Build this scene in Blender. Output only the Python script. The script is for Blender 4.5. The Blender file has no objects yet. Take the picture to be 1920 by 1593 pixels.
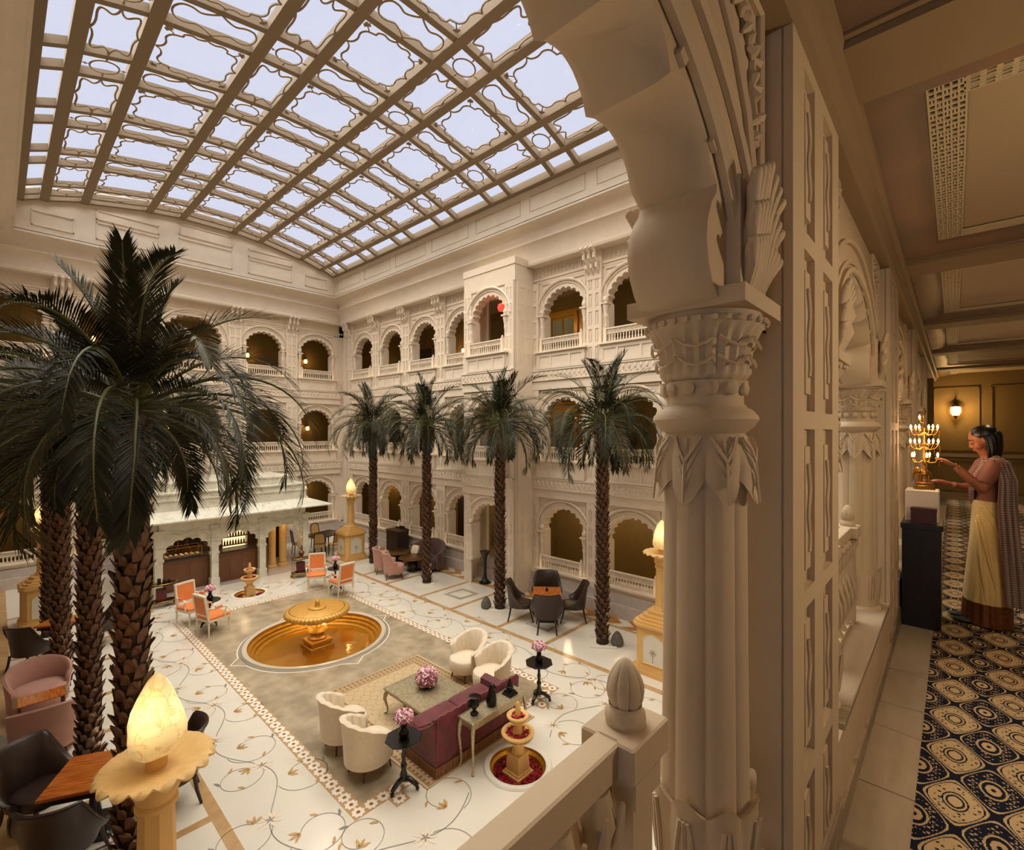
import bpy, math, random
from mathutils import Matrix, Vector
R = math.radians
PI = math.pi
rnd = random.Random(7)
S = bpy.context.scene
COL = S.collection

# ---------------------------------------------------------------- camera
EYE = 5.0
cam = bpy.data.cameras.new('camera'); camo = bpy.data.objects.new('camera', cam); COL.objects.link(camo)
camo.location = (0, 0, EYE); camo.rotation_euler = (R(90), 0, R(42.8))
cam.sensor_width = 36; cam.lens = 36*896/1920; cam.shift_y = 11.5/1920
cam.clip_start = .02; cam.clip_end = 200
S.camera = camo
# ---------------------------------------------------------------- world, light, exposure
S.view_settings.view_transform = 'Standard'; S.view_settings.look = 'None'
S.view_settings.gamma = 1; S.view_settings.use_curve_mapping = False
S.view_settings.exposure = 0.14
S.cycles.use_denoising = True
S.cycles.max_bounces = 7; S.cycles.diffuse_bounces = 4; S.cycles.glossy_bounces = 3
S.cycles.transmission_bounces = 4; S.cycles.transparent_max_bounces = 8
S.cycles.caustics_reflective = False; S.cycles.caustics_refractive = False
S.cycles.sample_clamp_indirect = 4
w = bpy.data.worlds.new('world'); S.world = w; w.use_nodes = True
bg = w.node_tree.nodes['Background']; bg.inputs[0].default_value = (.70, .715, .86, 1); bg.inputs[1].default_value = 0.945

def light(kind, loc, power, color=(1, .74, .45), size=.05, rot=None, spot=None, name=None, parent=None):
    l = bpy.data.lights.new(name or (kind.lower()+'_lamp'), kind); l.energy = power; l.color = color
    if kind == 'AREA':
        if isinstance(size, tuple):
            l.shape = 'RECTANGLE'; l.size = size[0]; l.size_y = size[1]
        else: l.size = size
    elif kind == 'SUN': l.angle = size
    else: l.shadow_soft_size = size
    if spot: l.spot_size = R(spot); l.spot_blend = .8
    o = bpy.data.objects.new(l.name, l); COL.objects.link(o); o.location = loc
    if rot: o.rotation_euler = rot
    if parent: o.parent = parent
    return o
# hazy overcast sun through the skylight
light('SUN', (-10, 5, 30), 11.0, (1, .955, .88), R(120), (R(6), R(-8), 0), name='hazy_sun')
# warm fill spots added at rib height to brighten the court, no fixtures
for X in (-3.4, -7.1, -10.9, -14.6, -18.3):
    for Y in (2.4, 5.58, 8.7):
        light('SPOT', (X, Y, 12.1), 135, (1, .80, .50), .04, (0, 0, 0), 150, 'rib_fill_spot')
# corridor ceiling downlights
for Y in (3.3, 6.3, 9.1, 11.9):
    light("SPOT", (.6, Y, 6.33), 34, (1, .72, .45), .03, (0, 0, 0), 165, 'corridor_downlight')

# fill lamps added on the walkway's unseen side to light the pier face
for Y, P in ((2.15, 40), (8.4, 9)):
    light('POINT', (1.42, Y, 5.25), P, (1, .80, .56), .06, name='walkway_fill_lamp')

# ---------------------------------------------------------------- materials
def srgb(r, g, b):
    f = lambda c: (c/255/12.92) if c/255 <= .04045 else ((c/255+.055)/1.055)**2.4
    return (f(r), f(g), f(b), 1)
MATS = {}
def mat(name, rgb, rough=.6, metal=0, var=0, scale=6, bump=0, bscale=60, emit=None, estr=0, spec=.5, rgb2=None, sheen=0, stretch=None, detail=4, coat=0):
    m = bpy.data.materials.new(name); m.use_nodes = True; MATS[name] = m
    nt = m.node_tree; b = nt.nodes['Principled BSDF']
    c = srgb(*rgb); b.inputs['Base Color'].default_value = c
    b.inputs['Roughness'].default_value = rough; b.inputs['Metallic'].default_value = metal
    b.inputs['Specular IOR Level'].default_value = spec
    if sheen: b.inputs['Sheen Weight'].default_value = sheen; b.inputs['Sheen Roughness'].default_value = .4
    if coat: b.inputs['Coat Weight'].default_value = coat
    tc = None
    if var or rgb2 or bump:
        tc = nt.nodes.new('ShaderNodeTexCoord'); src = tc.outputs['Object']
        if stretch:
            mp = nt.nodes.new('ShaderNodeMapping'); mp.inputs['Scale'].default_value = stretch
            nt.links.new(src, mp.inputs[0]); src = mp.outputs[0]
    if var or rgb2:
        n = nt.nodes.new('ShaderNodeTexNoise'); n.inputs['Scale'].default_value = scale; n.inputs['Detail'].default_value = detail
        nt.links.new(src, n.inputs['Vector'])
        rp = nt.nodes.new('ShaderNodeValToRGB'); nt.links.new(n.outputs[0], rp.inputs[0])
        c2 = srgb(*rgb2) if rgb2 else tuple([x*(1-var) for x in c[:3]]+[1])
        rp.color_ramp.elements[0].position = .35; rp.color_ramp.elements[1].position = .65
        rp.color_ramp.elements[0].color = c2; rp.color_ramp.elements[1].color = c
        nt.links.new(rp.outputs[0], b.inputs['Base Color'])
    if bump:
        n2 = nt.nodes.new('ShaderNodeTexNoise'); n2.inputs['Scale'].default_value = bscale; n2.inputs['Detail'].default_value = 3
        nt.links.new(src, n2.inputs['Vector'])
        bp = nt.nodes.new('ShaderNodeBump'); bp.inputs['Strength'].default_value = bump; bp.inputs['Distance'].default_value = .02
        nt.links.new(n2.outputs[0], bp.inputs['Height']); nt.links.new(bp.outputs[0], b.inputs['Normal'])
    if emit:
        b.inputs['Emission Color'].default_value = srgb(*emit); b.inputs['Emission Strength'].default_value = estr
    return m
mat('plaster', (227, 213, 194), .75, var=.05, scale=3)
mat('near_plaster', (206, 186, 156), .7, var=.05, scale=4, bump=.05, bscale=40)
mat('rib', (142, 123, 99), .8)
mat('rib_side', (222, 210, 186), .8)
mat('bronze_line', (150, 128, 100), .6)
mat('court_marble', (226, 219, 204), .16, var=.05, scale=1.2)
mat('rect_marble', (184, 168, 142), .2, rgb2=(150, 136, 112), scale=2.5, detail=8)
mat('band_marble', (196, 160, 112), .2, rgb2=(176, 140, 94), scale=4)
mat('ochre_marble', (188, 126, 48), .25, var=.15, scale=4)
mat('border_brown', (186, 150, 106), .3)
mat('inlay_white', (244, 236, 222), .25)
mat('inlay_gold', (186, 148, 86), .35)
mat('inlay_green', (128, 124, 112), .4)
mat('inlay_dark', (96, 76, 56), .4)
mat('inlay_pale', (228, 212, 190), .35)
mat('plinth_marble', (196, 184, 176), .3, var=.12, scale=5)
mat('pav_marble', (226, 222, 206), .3, rgb2=(206, 204, 188), scale=3, detail=8)
mat('sand', (224, 180, 112), .6, var=.08, scale=5)
mat('sand_light', (232, 196, 134), .6, var=.08, scale=12, bump=.1, bscale=30)
mat('sand_panel', (222, 218, 204), .4)
mat('gold', (214, 152, 44), .32, 0.75, var=.2, scale=8)
mat('gold_stone', (214, 160, 70), .42, .25, var=.15, scale=12)
mat('gold_water', (206, 140, 36), .06, .55, var=.15, scale=2, bump=.12, bscale=5)
mat('brass', (190, 142, 70), .28, .95)
mat('brass_dark', (134, 98, 52), .35, .9)
mat('silver_gilt', (196, 186, 156), .34, .6, rgb2=(166, 150, 116), scale=30, bump=.15, bscale=90)
mat('cream_fabric', (228, 212, 186), .85, sheen=.3, var=.06, scale=20)
mat('leather', (52, 34, 26), .38, var=.25, scale=12, bump=.06, bscale=150)
mat('dark_wood', (50, 30, 20), .35, var=.25, scale=8, stretch=(1, 1, 6))
mat('black_wood', (22, 18, 17), .25)
mat('table_wood', (196, 112, 44), .25, rgb2=(150, 76, 26), scale=4, stretch=(1, 9, 1))
mat('counter_wood', (112, 70, 42), .35, var=.2, scale=6)
mat('leg_wood', (92, 50, 28), .4)
mat('pink_fabric', (186, 140, 126), .9, sheen=.3, var=.08, scale=9)
mat('purple_fabric', (86, 58, 58), .85, sheen=.3, var=.15, scale=9)
mat('orange_fabric', (226, 132, 68), .75, var=.06, scale=8)
mat('chair_white', (222, 210, 190), .45)
mat('velvet', (112, 30, 38), .62, sheen=.45, rgb2=(88, 20, 28), scale=7)
mat('fringe', (138, 92, 52), .8, rgb2=(96, 60, 34), scale=60, stretch=(1, 1, .05))
mat('black_bronze', (28, 24, 21), .3, .5, var=.2, scale=20)
mat('grey_stone', (104, 100, 90), .85, var=.3, scale=14, bump=.4, bscale=40)
mat('pebble', (232, 224, 208), .6)
mat('leaf', (45, 47, 26), .55, rgb2=(24, 27, 15), scale=3, spec=.18)
mat('leaf_dry', (84, 74, 48), .55, rgb2=(46, 46, 27), scale=3, spec=.2)
mat('rachis', (92, 92, 48), .5)
mat('trunk', (62, 40, 26), .8, rgb2=(36, 24, 16), scale=14, bump=.5, bscale=40)
mat('boot', (108, 70, 43), .5, rgb2=(66, 42, 27), scale=9, bump=.3, bscale=60)
mat('green_leaf', (58, 84, 40), .6)
mat('red_petal', (170, 12, 26), .5, var=.3, scale=40)
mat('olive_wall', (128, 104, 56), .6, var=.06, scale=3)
mat('gallery_ceil', (150, 132, 104), .7)
mat('dark_door', (48, 30, 20), .45)
mat('gold_door', (196, 146, 54), .4, .3)
mat('olive_glass', (150, 156, 140), .12)
mat('iron', (30, 24, 20), .5, .6)
mat('lamp_glow', (255, 220, 150), .5, emit=(255, 190, 96), estr=14)
mat('lamp_glow_far', (255, 220, 150), .5, emit=(255, 186, 92), estr=9)
mat('red_glow', (220, 40, 30), .4, emit=(255, 50, 36), estr=2.2)
mat('flame_glass', (240, 208, 140), .35, emit=(255, 204, 112), estr=1)
mat('pool_rim', (196, 184, 164), .3)
mat('marble_sill', (176, 162, 138), .3, rgb2=(150, 134, 110), scale=2.2, detail=7, stretch=(3, .7, 1))
mat('joint_dark', (70, 56, 42), .5)
mat('ceil_copper', (150, 118, 92), .5, .35, rgb2=(120, 104, 92), scale=1.6)
mat('ceil_panel', (182, 160, 128), .7)
mat('ceil_trim', (146, 124, 92), .6)
mat('jali', (206, 188, 150), .6)
mat('jali_hole_shade', (54, 44, 28), .8)
mat('black_lacquer', (10, 8, 8), .3)
mat('white_block', (230, 222, 206), .4)
mat('box_wood', (70, 30, 18), .4)
mat('skin', (150, 92, 66), .55)
mat('hair', (14, 11, 10), .35, var=.3, scale=40, stretch=(1, 1, .1))
mat('saree', (226, 196, 128), .38, sheen=.3, var=.06, scale=10)
mat('saree_border', (122, 74, 28), .42, .3, rgb2=(92, 52, 20), scale=40)
mat('blouse', (134, 84, 72), .7)
mat('black_shoe', (14, 12, 12), .5)
mat('lip', (140, 52, 48), .45)
mat('rug_grey', (124, 124, 116), .9, rgb2=(150, 146, 130), scale=12)
mat('rug_green', (104, 96, 52), .9)
mat('glass_black', (16, 16, 16), .08)
mat('bottle_brown', (92, 44, 20), .2)
mat('shelf_glow', (255, 230, 180), .5, emit=(255, 222, 160), estr=1.6)
mat('cane', (196, 158, 96), .7)
mat('picture_dark', (30, 44, 34), .4)
mat('maroon_case', (88, 22, 20), .3)

def add_veins(name, col, scale, wdt=.012):
    # thin dark veins laid over a marble's own colour
    m = MATS[name]; nt = m.node_tree; b = nt.nodes['Principled BSDF']; src = b.inputs['Base Color'].links[0].from_socket
    tc = nt.nodes.new('ShaderNodeTexCoord'); n = nt.nodes.new('ShaderNodeTexNoise'); n.inputs['Scale'].default_value = scale; n.inputs['Detail'].default_value = 5; n.inputs['Distortion'].default_value = .6
    mp = nt.nodes.new('ShaderNodeMapping'); mp.inputs['Scale'].default_value = (.35, 1, 1); nt.links.new(tc.outputs['Object'], mp.inputs[0]); nt.links.new(mp.outputs[0], n.inputs['Vector'])
    rp = nt.nodes.new('ShaderNodeValToRGB'); e = rp.color_ramp.elements; e[0].position = .5-wdt; e[0].color = (0, 0, 0, 1); e[1].position = .5+wdt; e[1].color = (0, 0, 0, 1); k = e.new(.5); k.color = (.7, .7, .7, 1)
    nt.links.new(n.outputs[0], rp.inputs[0])
    mx = nt.nodes.new('ShaderNodeMix'); mx.data_type = 'RGBA'; nt.links.new(rp.outputs[0], mx.inputs[0]); nt.links.new(src, mx.inputs[6]); mx.inputs[7].default_value = srgb(*col); nt.links.new(mx.outputs[2], b.inputs['Base Color'])
add_veins('marble_sill', (96, 84, 70), .9)
add_veins('pav_marble', (176, 172, 156), 1.6, .02)
def transp(name, tint, gloss=.08):
    m = bpy.data.materials.new(name); m.use_nodes = True; MATS[name] = m
    nt = m.node_tree; nt.nodes.clear(); out = nt.nodes.new('ShaderNodeOutputMaterial')
    t = nt.nodes.new('ShaderNodeBsdfTransparent'); t.inputs[0].default_value = tint
    g = nt.nodes.new('ShaderNodeBsdfGlossy'); g.inputs['Roughness'].default_value = .05
    mx = nt.nodes.new('ShaderNodeMixShader'); mx.inputs[0].default_value = gloss
    nt.links.new(t.outputs[0], mx.inputs[1]); nt.links.new(g.outputs[0], mx.inputs[2]); nt.links.new(mx.outputs[0], out.inputs[0])
transp('sky_glass', (.96, .97, .98, 1), .03)
transp('case_glass', (.9, .92, .9, 1), .1)

def flower_mat(name, cols):
    m = bpy.data.materials.new(name); m.use_nodes = True; MATS[name] = m; nt = m.node_tree; b = nt.nodes['Principled BSDF']
    g = nt.nodes.new('ShaderNodeNewGeometry'); rp = nt.nodes.new('ShaderNodeValToRGB'); rp.color_ramp.interpolation = 'CONSTANT'
    nt.links.new(g.outputs['Random Per Island'], rp.inputs[0])
    els = rp.color_ramp.elements
    while len(els) < len(cols): els.new(.5)
    for i, c in enumerate(cols): els[i].position = i/len(cols); els[i].color = srgb(*c)
    nt.links.new(rp.outputs[0], b.inputs['Base Color']); b.inputs['Roughness'].default_value = .7
flower_mat('pink_flowers', [(206, 138, 158), (232, 196, 200), (164, 84, 116), (240, 224, 214)])
flower_mat('roses', [(172, 10, 26), (136, 6, 18), (196, 24, 40), (120, 4, 14)])
flower_mat('books', [(150, 90, 40), (220, 190, 120), (96, 52, 30), (200, 150, 80)])

def math_node(nt, op, a, b=None):
    n = nt.nodes.new('ShaderNodeMath'); n.operation = op
    for i, x in enumerate((a, b)):
        if x is None: continue
        if isinstance(x, (int, float)): n.inputs[i].default_value = x
        else: nt.links.new(x, n.inputs[i])
    return n.outputs[0]
def lattice(nt, sx, sy, px, py, ox=0, oy=0):
    a = math_node(nt, 'COSINE', math_node(nt, 'MULTIPLY', math_node(nt, 'ADD', sx, ox), 2*PI/px))
    b = math_node(nt, 'COSINE', math_node(nt, 'MULTIPLY', math_node(nt, 'ADD', sy, oy), 2*PI/py))
    return math_node(nt, 'ADD', a, b)
def carpet_mat():
    m = bpy.data.materials.new('carpet'); m.use_nodes = True; MATS['carpet'] = m; nt = m.node_tree; b = nt.nodes['Principled BSDF']
    tc = nt.nodes.new('ShaderNodeTexCoord'); sp = nt.nodes.new('ShaderNodeSeparateXYZ'); nt.links.new(tc.outputs['Object'], sp.inputs[0])
    def step(v): return math_node(nt, 'MULTIPLY', math_node(nt, 'FLOOR', math_node(nt, 'MULTIPLY', v, 280)), 1/280)
    x, y = step(sp.outputs[0]), step(sp.outputs[1])
    f = lattice(nt, x, y, .25, .4)
    def rng(v, lo, hi): return math_node(nt, 'MULTIPLY', math_node(nt, 'GREATER_THAN', v, lo), math_node(nt, 'LESS_THAN', v, hi))
    base = math_node(nt, 'GREATER_THAN', f, .12)
    line1 = rng(f, -.22, -.1); line2 = rng(f, .28, .38)
    ring = rng(f, 1.45, 1.58); ring2 = rng(f, 1.72, 1.84); dr = rng(f, -1.55, -1.38); dr2 = rng(f, -1.98, -1.8)
    sm = math_node(nt, 'MULTIPLY', lattice(nt, x, y, .0417, .05, .01, .0125), lattice(nt, x, y, .025, .021)); dots = math_node(nt, 'GREATER_THAN', sm, 1.15)
    dz = rng(f, .55, 1.4); dn = rng(f, -1.3, -.4)
    sm2 = math_node(nt, 'MULTIPLY', lattice(nt, x, y, .03125, .0333), lattice(nt, x, y, .021, .018, .004)); dots2 = math_node(nt, 'GREATER_THAN', sm2, .95)
    flip = math_node(nt, 'ADD', math_node(nt, 'MULTIPLY', dots, dz), math_node(nt, 'MULTIPLY', dots2, dn))
    for t in (line1, line2, ring, ring2, dr, dr2): flip = math_node(nt, 'ADD', flip, t)
    flip = math_node(nt, 'MINIMUM', flip, 1)
    v = math_node(nt, 'ABSOLUTE', math_node(nt, 'SUBTRACT', base, flip))
    mx = nt.nodes.new('ShaderNodeMix'); mx.data_type = 'RGBA'; nt.links.new(v, mx.inputs[0])
    mx.inputs[6].default_value = srgb(26, 28, 40); mx.inputs[7].default_value = srgb(190, 164, 122)
    nt.links.new(mx.outputs[2], b.inputs['Base Color']); b.inputs['Roughness'].default_value = .95; b.inputs['Specular IOR Level'].default_value = .1
carpet_mat()
def rug_mat(name, c1, c2, c3, hx, hy, p=.22):
    # hx, hy half sizes of the rug: borders follow its edges
    m = bpy.data.materials.new(name); m.use_nodes = True; MATS[name] = m; nt = m.node_tree; b = nt.nodes['Principled BSDF']
    tc = nt.nodes.new('ShaderNodeTexCoord'); sp = nt.nodes.new('ShaderNodeSeparateXYZ'); nt.links.new(tc.outputs['Object'], sp.inputs[0])
    x, y = sp.outputs[0], sp.outputs[1]
    e = math_node(nt, 'MINIMUM', math_node(nt, 'SUBTRACT', hx, math_node(nt, 'ABSOLUTE', x)), math_node(nt, 'SUBTRACT', hy, math_node(nt, 'ABSOLUTE', y)))
    def rng(v, lo, hi): return math_node(nt, 'MULTIPLY', math_node(nt, 'GREATER_THAN', v, lo), math_node(nt, 'LESS_THAN', v, hi))
    bd = rng(e, .06, .26)
    ln = math_node(nt, 'ADD', rng(e, .04, .06), rng(e, .26, .28))
    f = lattice(nt, x, y, p, p); g = lattice(nt, x, y, .09, .09)
    fm = math_node(nt, 'MULTIPLY', rng(f, .1, .5), math_node(nt, 'GREATER_THAN', e, .28))
    gm = math_node(nt, 'MULTIPLY', math_node(nt, 'GREATER_THAN', g, .5), bd)
    nz = nt.nodes.new('ShaderNodeTexNoise'); nz.inputs['Scale'].default_value = 18; nt.links.new(tc.outputs['Object'], nz.inputs['Vector'])
    k = math_node(nt, 'MINIMUM', math_node(nt, 'ADD', math_node(nt, 'ADD', ln, math_node(nt, 'MULTIPLY', fm, nz.outputs[0])), gm), 1)
    m1 = nt.nodes.new('ShaderNodeMix'); m1.data_type = 'RGBA'; nt.links.new(bd, m1.inputs[0]); m1.inputs[6].default_value = srgb(*c1); m1.inputs[7].default_value = srgb(*c2)
    m2 = nt.nodes.new('ShaderNodeMix'); m2.data_type = 'RGBA'; nt.links.new(math_node(nt, 'MULTIPLY', k, .8), m2.inputs[0]); nt.links.new(m1.outputs[2], m2.inputs[6]); m2.inputs[7].default_value = srgb(*c3)
    nt.links.new(m2.outputs[2], b.inputs['Base Color']); b.inputs['Roughness'].default_value = .95
rug_mat('persian_rug', (194, 170, 132), (182, 152, 112), (112, 84, 60), 1.72, 1.16)
def shawl_mat():
    m = bpy.data.materials.new('pallu'); m.use_nodes = True; MATS['pallu'] = m; nt = m.node_tree; b = nt.nodes['Principled BSDF']
    tc = nt.nodes.new('ShaderNodeTexCoord'); sp = nt.nodes.new('ShaderNodeSeparateXYZ'); nt.links.new(tc.outputs['Object'], sp.inputs[0])
    s = math_node(nt, 'ADD', sp.outputs[0], sp.outputs[1])
    f = lattice(nt, s, sp.outputs[2], .02, .018)
    v = math_node(nt, 'GREATER_THAN', f, .4)
    mx = nt.nodes.new('ShaderNodeMix'); mx.data_type = 'RGBA'; nt.links.new(v, mx.inputs[0])
    mx.inputs[6].default_value = srgb(102, 78, 74); mx.inputs[7].default_value = srgb(166, 142, 130)
    nt.links.new(mx.outputs[2], b.inputs['Base Color']); b.inputs['Roughness'].default_value = .6; b.inputs['Metallic'].default_value = .15
shawl_mat()
def flame_mat():
    m = MATS['flame_glass']; nt = m.node_tree; b = nt.nodes['Principled BSDF']
    tc = nt.nodes.new('ShaderNodeTexCoord')
    n = nt.nodes.new('ShaderNodeTexNoise'); n.inputs['Scale'].default_value = 9; n.inputs['Detail'].default_value = 6; n.inputs['Distortion'].default_value = .8
    nt.links.new(tc.outputs['Object'], n.inputs['Vector'])
    rp = nt.nodes.new('ShaderNodeValToRGB'); nt.links.new(n.outputs[0], rp.inputs[0])
    e = rp.color_ramp.elements; e[0].position = .47; e[0].color = srgb(248, 218, 156); e[1].position = .53; e[1].color = srgb(246, 214, 148)
    ne = e.new(.5); ne.color = srgb(224, 178, 104)
    nt.links.new(rp.outputs[0], b.inputs['Base Color']); nt.links.new(rp.outputs[0], b.inputs['Emission Color'])
    # the bulb sits inside at about z 2.86: alabaster shines brightest around it
    sp = nt.nodes.new('ShaderNodeSeparateXYZ'); nt.links.new(tc.outputs['Object'], sp.inputs[0])
    d = math_node(nt, 'ABSOLUTE', math_node(nt, 'SUBTRACT', sp.outputs[2], 2.87))
    st = math_node(nt, 'ADD', math_node(nt, 'MAXIMUM', math_node(nt, 'MULTIPLY', math_node(nt, 'SUBTRACT', .24, d), 3.4), 0), .26)
    nt.links.new(st, b.inputs['Emission Strength'])
flame_mat()

KIDS = {}
# ---------------------------------------------------------------- mesh builder
class MB:
    def __init__(s): s.v = []; s.f = []; s.fm = []; s.mi = 0; s.M = Matrix()
    def at(s, loc=(0, 0, 0), rz=0, rx=0, ry=0, sc=1):
        s.M = Matrix.Translation(loc) @ Matrix.Rotation(rz, 4, 'Z') @ Matrix.Rotation(ry, 4, 'Y') @ Matrix.Rotation(rx, 4, 'X') @ Matrix.Diagonal((*( (sc,)*3 if isinstance(sc, (int, float)) else sc), 1)); return s
    def V(s, x, y, z):
        s.v.append(tuple(s.M @ Vector((x, y, z)))); return len(s.v)-1
    def F(s, *i): s.f.append(i); s.fm.append(s.mi)
    def poly(s, pts): s.F(*[s.V(*p) for p in pts])
    def box(s, x0, x1, y0, y1, z0, z1, tx=0, ty=0):
        i = [s.V(x, y, z) for x, y, z in ((x0, y0, z0), (x1, y0, z0), (x1, y1, z0), (x0, y1, z0), (x0+tx, y0+ty, z1), (x1-tx, y0+ty, z1), (x1-tx, y1-ty, z1), (x0+tx, y1-ty, z1))]
        for q in ((3, 2, 1, 0), (4, 5, 6, 7), (0, 1, 5, 4), (1, 2, 6, 5), (2, 3, 7, 6), (3, 0, 4, 7)): s.F(*[i[k] for k in q])
        return s
    def bbox(s, x0, x1, y0, y1, z0, z1, b=.01):
        # box with chamfered vertical and top edges
        P = [(x0+b, y0), (x1-b, y0), (x1, y0+b), (x1, y1-b), (x1-b, y1), (x0+b, y1), (x0, y1-b), (x0, y0+b)]
        cx, cy = (x0+x1)/2, (y0+y1)/2
        def inn(p): return (p[0]-b*(1 if p[0] > cx else -1), p[1]-b*(1 if p[1] > cy else -1))
        rows = [[(*p, z0) for p in P], [(*p, z1-b) for p in P], [(*inn(p), z1) for p in P]]
        s.rings(rows, True, True); return s
    def rings(s, rows, cap0=True, cap1=True, closed=True):
        idx = [[s.V(*p) for p in r] for r in rows]
        n = len(idx[0])
        for a, b in zip(idx, idx[1:]):
            for k in range(n if closed else n-1):
                s.F(a[k], a[(k+1) % n], b[(k+1) % n], b[k])
        if cap0: s.F(*idx[0][::-1])
        if cap1: s.F(*idx[-1])
        return s
    def lathe(s, prof, n=16, mod=None, cap0=True, cap1=True, c=(0, 0), ph=0):
        rows = []
        for r, z in prof:
            row = []
            for k in range(n):
                a = 2*PI*k/n+ph; rr = mod(a, r, z) if mod else r
                row.append((c[0]+rr*math.cos(a), c[1]+rr*math.sin(a), z))
            rows.append(row)
        return s.rings(rows, cap0, cap1)
    def tube(s, pts, r, n=6, cap=True, flat=None):
        pts = [Vector(p) for p in pts]; m = len(pts)
        rr = r if isinstance(r, (list, tuple)) else [r]*m
        rows = []; up = Vector((0, 0, 1)); prev = None
        for i, p in enumerate(pts):
            t = (pts[min(i+1, m-1)]-pts[max(i-1, 0)]).normalized()
            if prev is None:
                a = up if abs(t.z) < .95 else Vector((1, 0, 0))
                x = t.cross(a).normalized()
            else:
                x = (prev-t*prev.dot(t)).normalized()
            prev = x; y = t.cross(x)
            fy = flat or 1
            rows.append([tuple(p+(x*math.cos(2*PI*k/n)+y*math.sin(2*PI*k/n)*fy)*rr[i]) for k in range(n)])
        return s.rings(rows, cap, cap)
    def prism(s, poly, z0, z1, inset=0):
        a = [(x, y, z0) for x, y in poly]
        cx = sum(p[0] for p in poly)/len(poly); cy = sum(p[1] for p in poly)/len(poly)
        b = [(cx+(x-cx)*(1-inset), cy+(y-cy)*(1-inset), z1) for x, y in poly]
        return s.rings([a, b])
    def grid(s, fn, nu, nv, wrap=False):
        idx = [[s.V(*fn(i/nu, j/nv)) for j in range(nv+1)] for i in range(nu+(0 if wrap else 1))]
        L = len(idx)
        for i in range(nu):
            for j in range(nv): s.F(idx[i][j], idx[(i+1) % L][j], idx[(i+1) % L][j+1], idx[i][j+1])
        return s
    def sphere(s, c, r, n=10, m=6):
        rr = r if isinstance(r, tuple) else (r, r, r)
        rows = [[(c[0]+rr[0]*math.sin(PI*j/m)*math.cos(2*PI*k/n), c[1]+rr[1]*math.sin(PI*j/m)*math.sin(2*PI*k/n), c[2]-rr[2]*math.cos(PI*j/m)) for k in range(n)] for j in range(1, m)]
        idx = [[s.V(*p) for p in r_] for r_ in rows]
        for a, b in zip(idx, idx[1:]):
            for k in range(n): s.F(a[k], a[(k+1) % n], b[(k+1) % n], b[k])
        lo = s.V(c[0], c[1], c[2]-rr[2]); hi = s.V(c[0], c[1], c[2]+rr[2])
        for k in range(n):
            s.F(lo, idx[0][(k+1) % n], idx[0][k]); s.F(idx[-1][k], idx[-1][(k+1) % n], hi)
        return s
    def panelled(s, u0, u1, z0, z1, rects, depth, y=0):
        # plane facing -y with rectangular recesses (depth > 0) or raised fields (depth < 0)
        us = sorted({u0, u1, *[r[0] for r in rects], *[r[1] for r in rects]})
        zs = sorted({z0, z1, *[r[2] for r in rects], *[r[3] for r in rects]})
        def dep(i, j):
            if i < 0 or j < 0 or i >= len(us)-1 or j >= len(zs)-1: return None
            cu, cz = (us[i]+us[i+1])/2, (zs[j]+zs[j+1])/2
            return depth if any(r[0] < cu < r[1] and r[2] < cz < r[3] for r in rects) else 0
        for i in range(len(us)-1):
            for j in range(len(zs)-1):
                d = dep(i, j); a, b, c, e = us[i], us[i+1], zs[j], zs[j+1]
                s.poly(((a, y+d, c), (b, y+d, c), (b, y+d, e), (a, y+d, e)))
                r = dep(i+1, j)
                if r is not None and r != d: s.poly(((b, y+d, c), (b, y+r, c), (b, y+r, e), (b, y+d, e)))
                r = dep(i, j+1)
                if r is not None and r != d: s.poly(((a, y+d, e), (b, y+d, e), (b, y+r, e), (a, y+r, e)))
        return s
    def mesh(s, name, mats, smooth=35):
        me = bpy.data.meshes.new(name); me.from_pydata(s.v, [], s.f); me.update()
        for m in (mats if isinstance(mats, (list, tuple)) else [mats]): me.materials.append(MATS[m])
        if any(s.fm): me.polygons.foreach_set('material_index', s.fm)
        if smooth:
            me.shade_smooth(); me.set_sharp_from_angle(angle=R(smooth))
        return me
    def build(s, name, mats, parent=None, loc=(0, 0, 0), rz=0, smooth=35, fix=True):
        me = s.mesh(name, mats, smooth)
        return link(name, me, parent, loc, rz)
def link(name, me, parent=None, loc=(0, 0, 0), rz=0):
    o = bpy.data.objects.new(name, me); COL.objects.link(o); o.location = loc
    if rz: o.rotation_euler = (0, 0, rz)
    if parent: o.parent = parent; KIDS.setdefault(parent.name, []).append(o)
    return o
def tag(o, label, cat, group=None, kind=None):
    o['label'] = label; o['category'] = cat
    if group: o['group'] = group
    if kind: o['kind'] = kind
    return o
def thing(name, label, cat, loc=(0, 0, 0), rz=0, group=None):
    return tag(link(name, None, None, loc, rz), label, cat, group)
def struct(o): o['kind'] = 'structure'; return o
def stuff(o): o['kind'] = 'stuff'; return o
def kids(o): return KIDS.get(o.name, [])
def dup(root, loc, rz, label=None, sc=None):
    r = root.copy(); COL.objects.link(r); r.location = loc; r.rotation_euler = (0, 0, rz)
    if label: r['label'] = label
    if sc: r.scale = (sc,)*3
    for ch in kids(root):
        c = ch.copy(); COL.objects.link(c); c.parent = r; KIDS.setdefault(r.name, []).append(c)
        for g in kids(ch):
            d = g.copy(); COL.objects.link(d); d.parent = c; KIDS.setdefault(c.name, []).append(d)
    return r
def multifoil(hw, zs, rise, n, amp=.09, sub=5, tip=0):
    # from the right spring over the crown to the left spring: list of (x, z)
    P = []
    for i in range(n):
        for k in range(sub):
            t = k/sub; a = PI*(i+t)/n; q = 1+amp*(math.sin(PI*t)**.8)
            P.append((hw*q*math.cos(a), zs+rise*q*math.sin(a)+tip*max(0, math.sin(a))**12))
    P.append((-hw, zs)); return P
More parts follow.
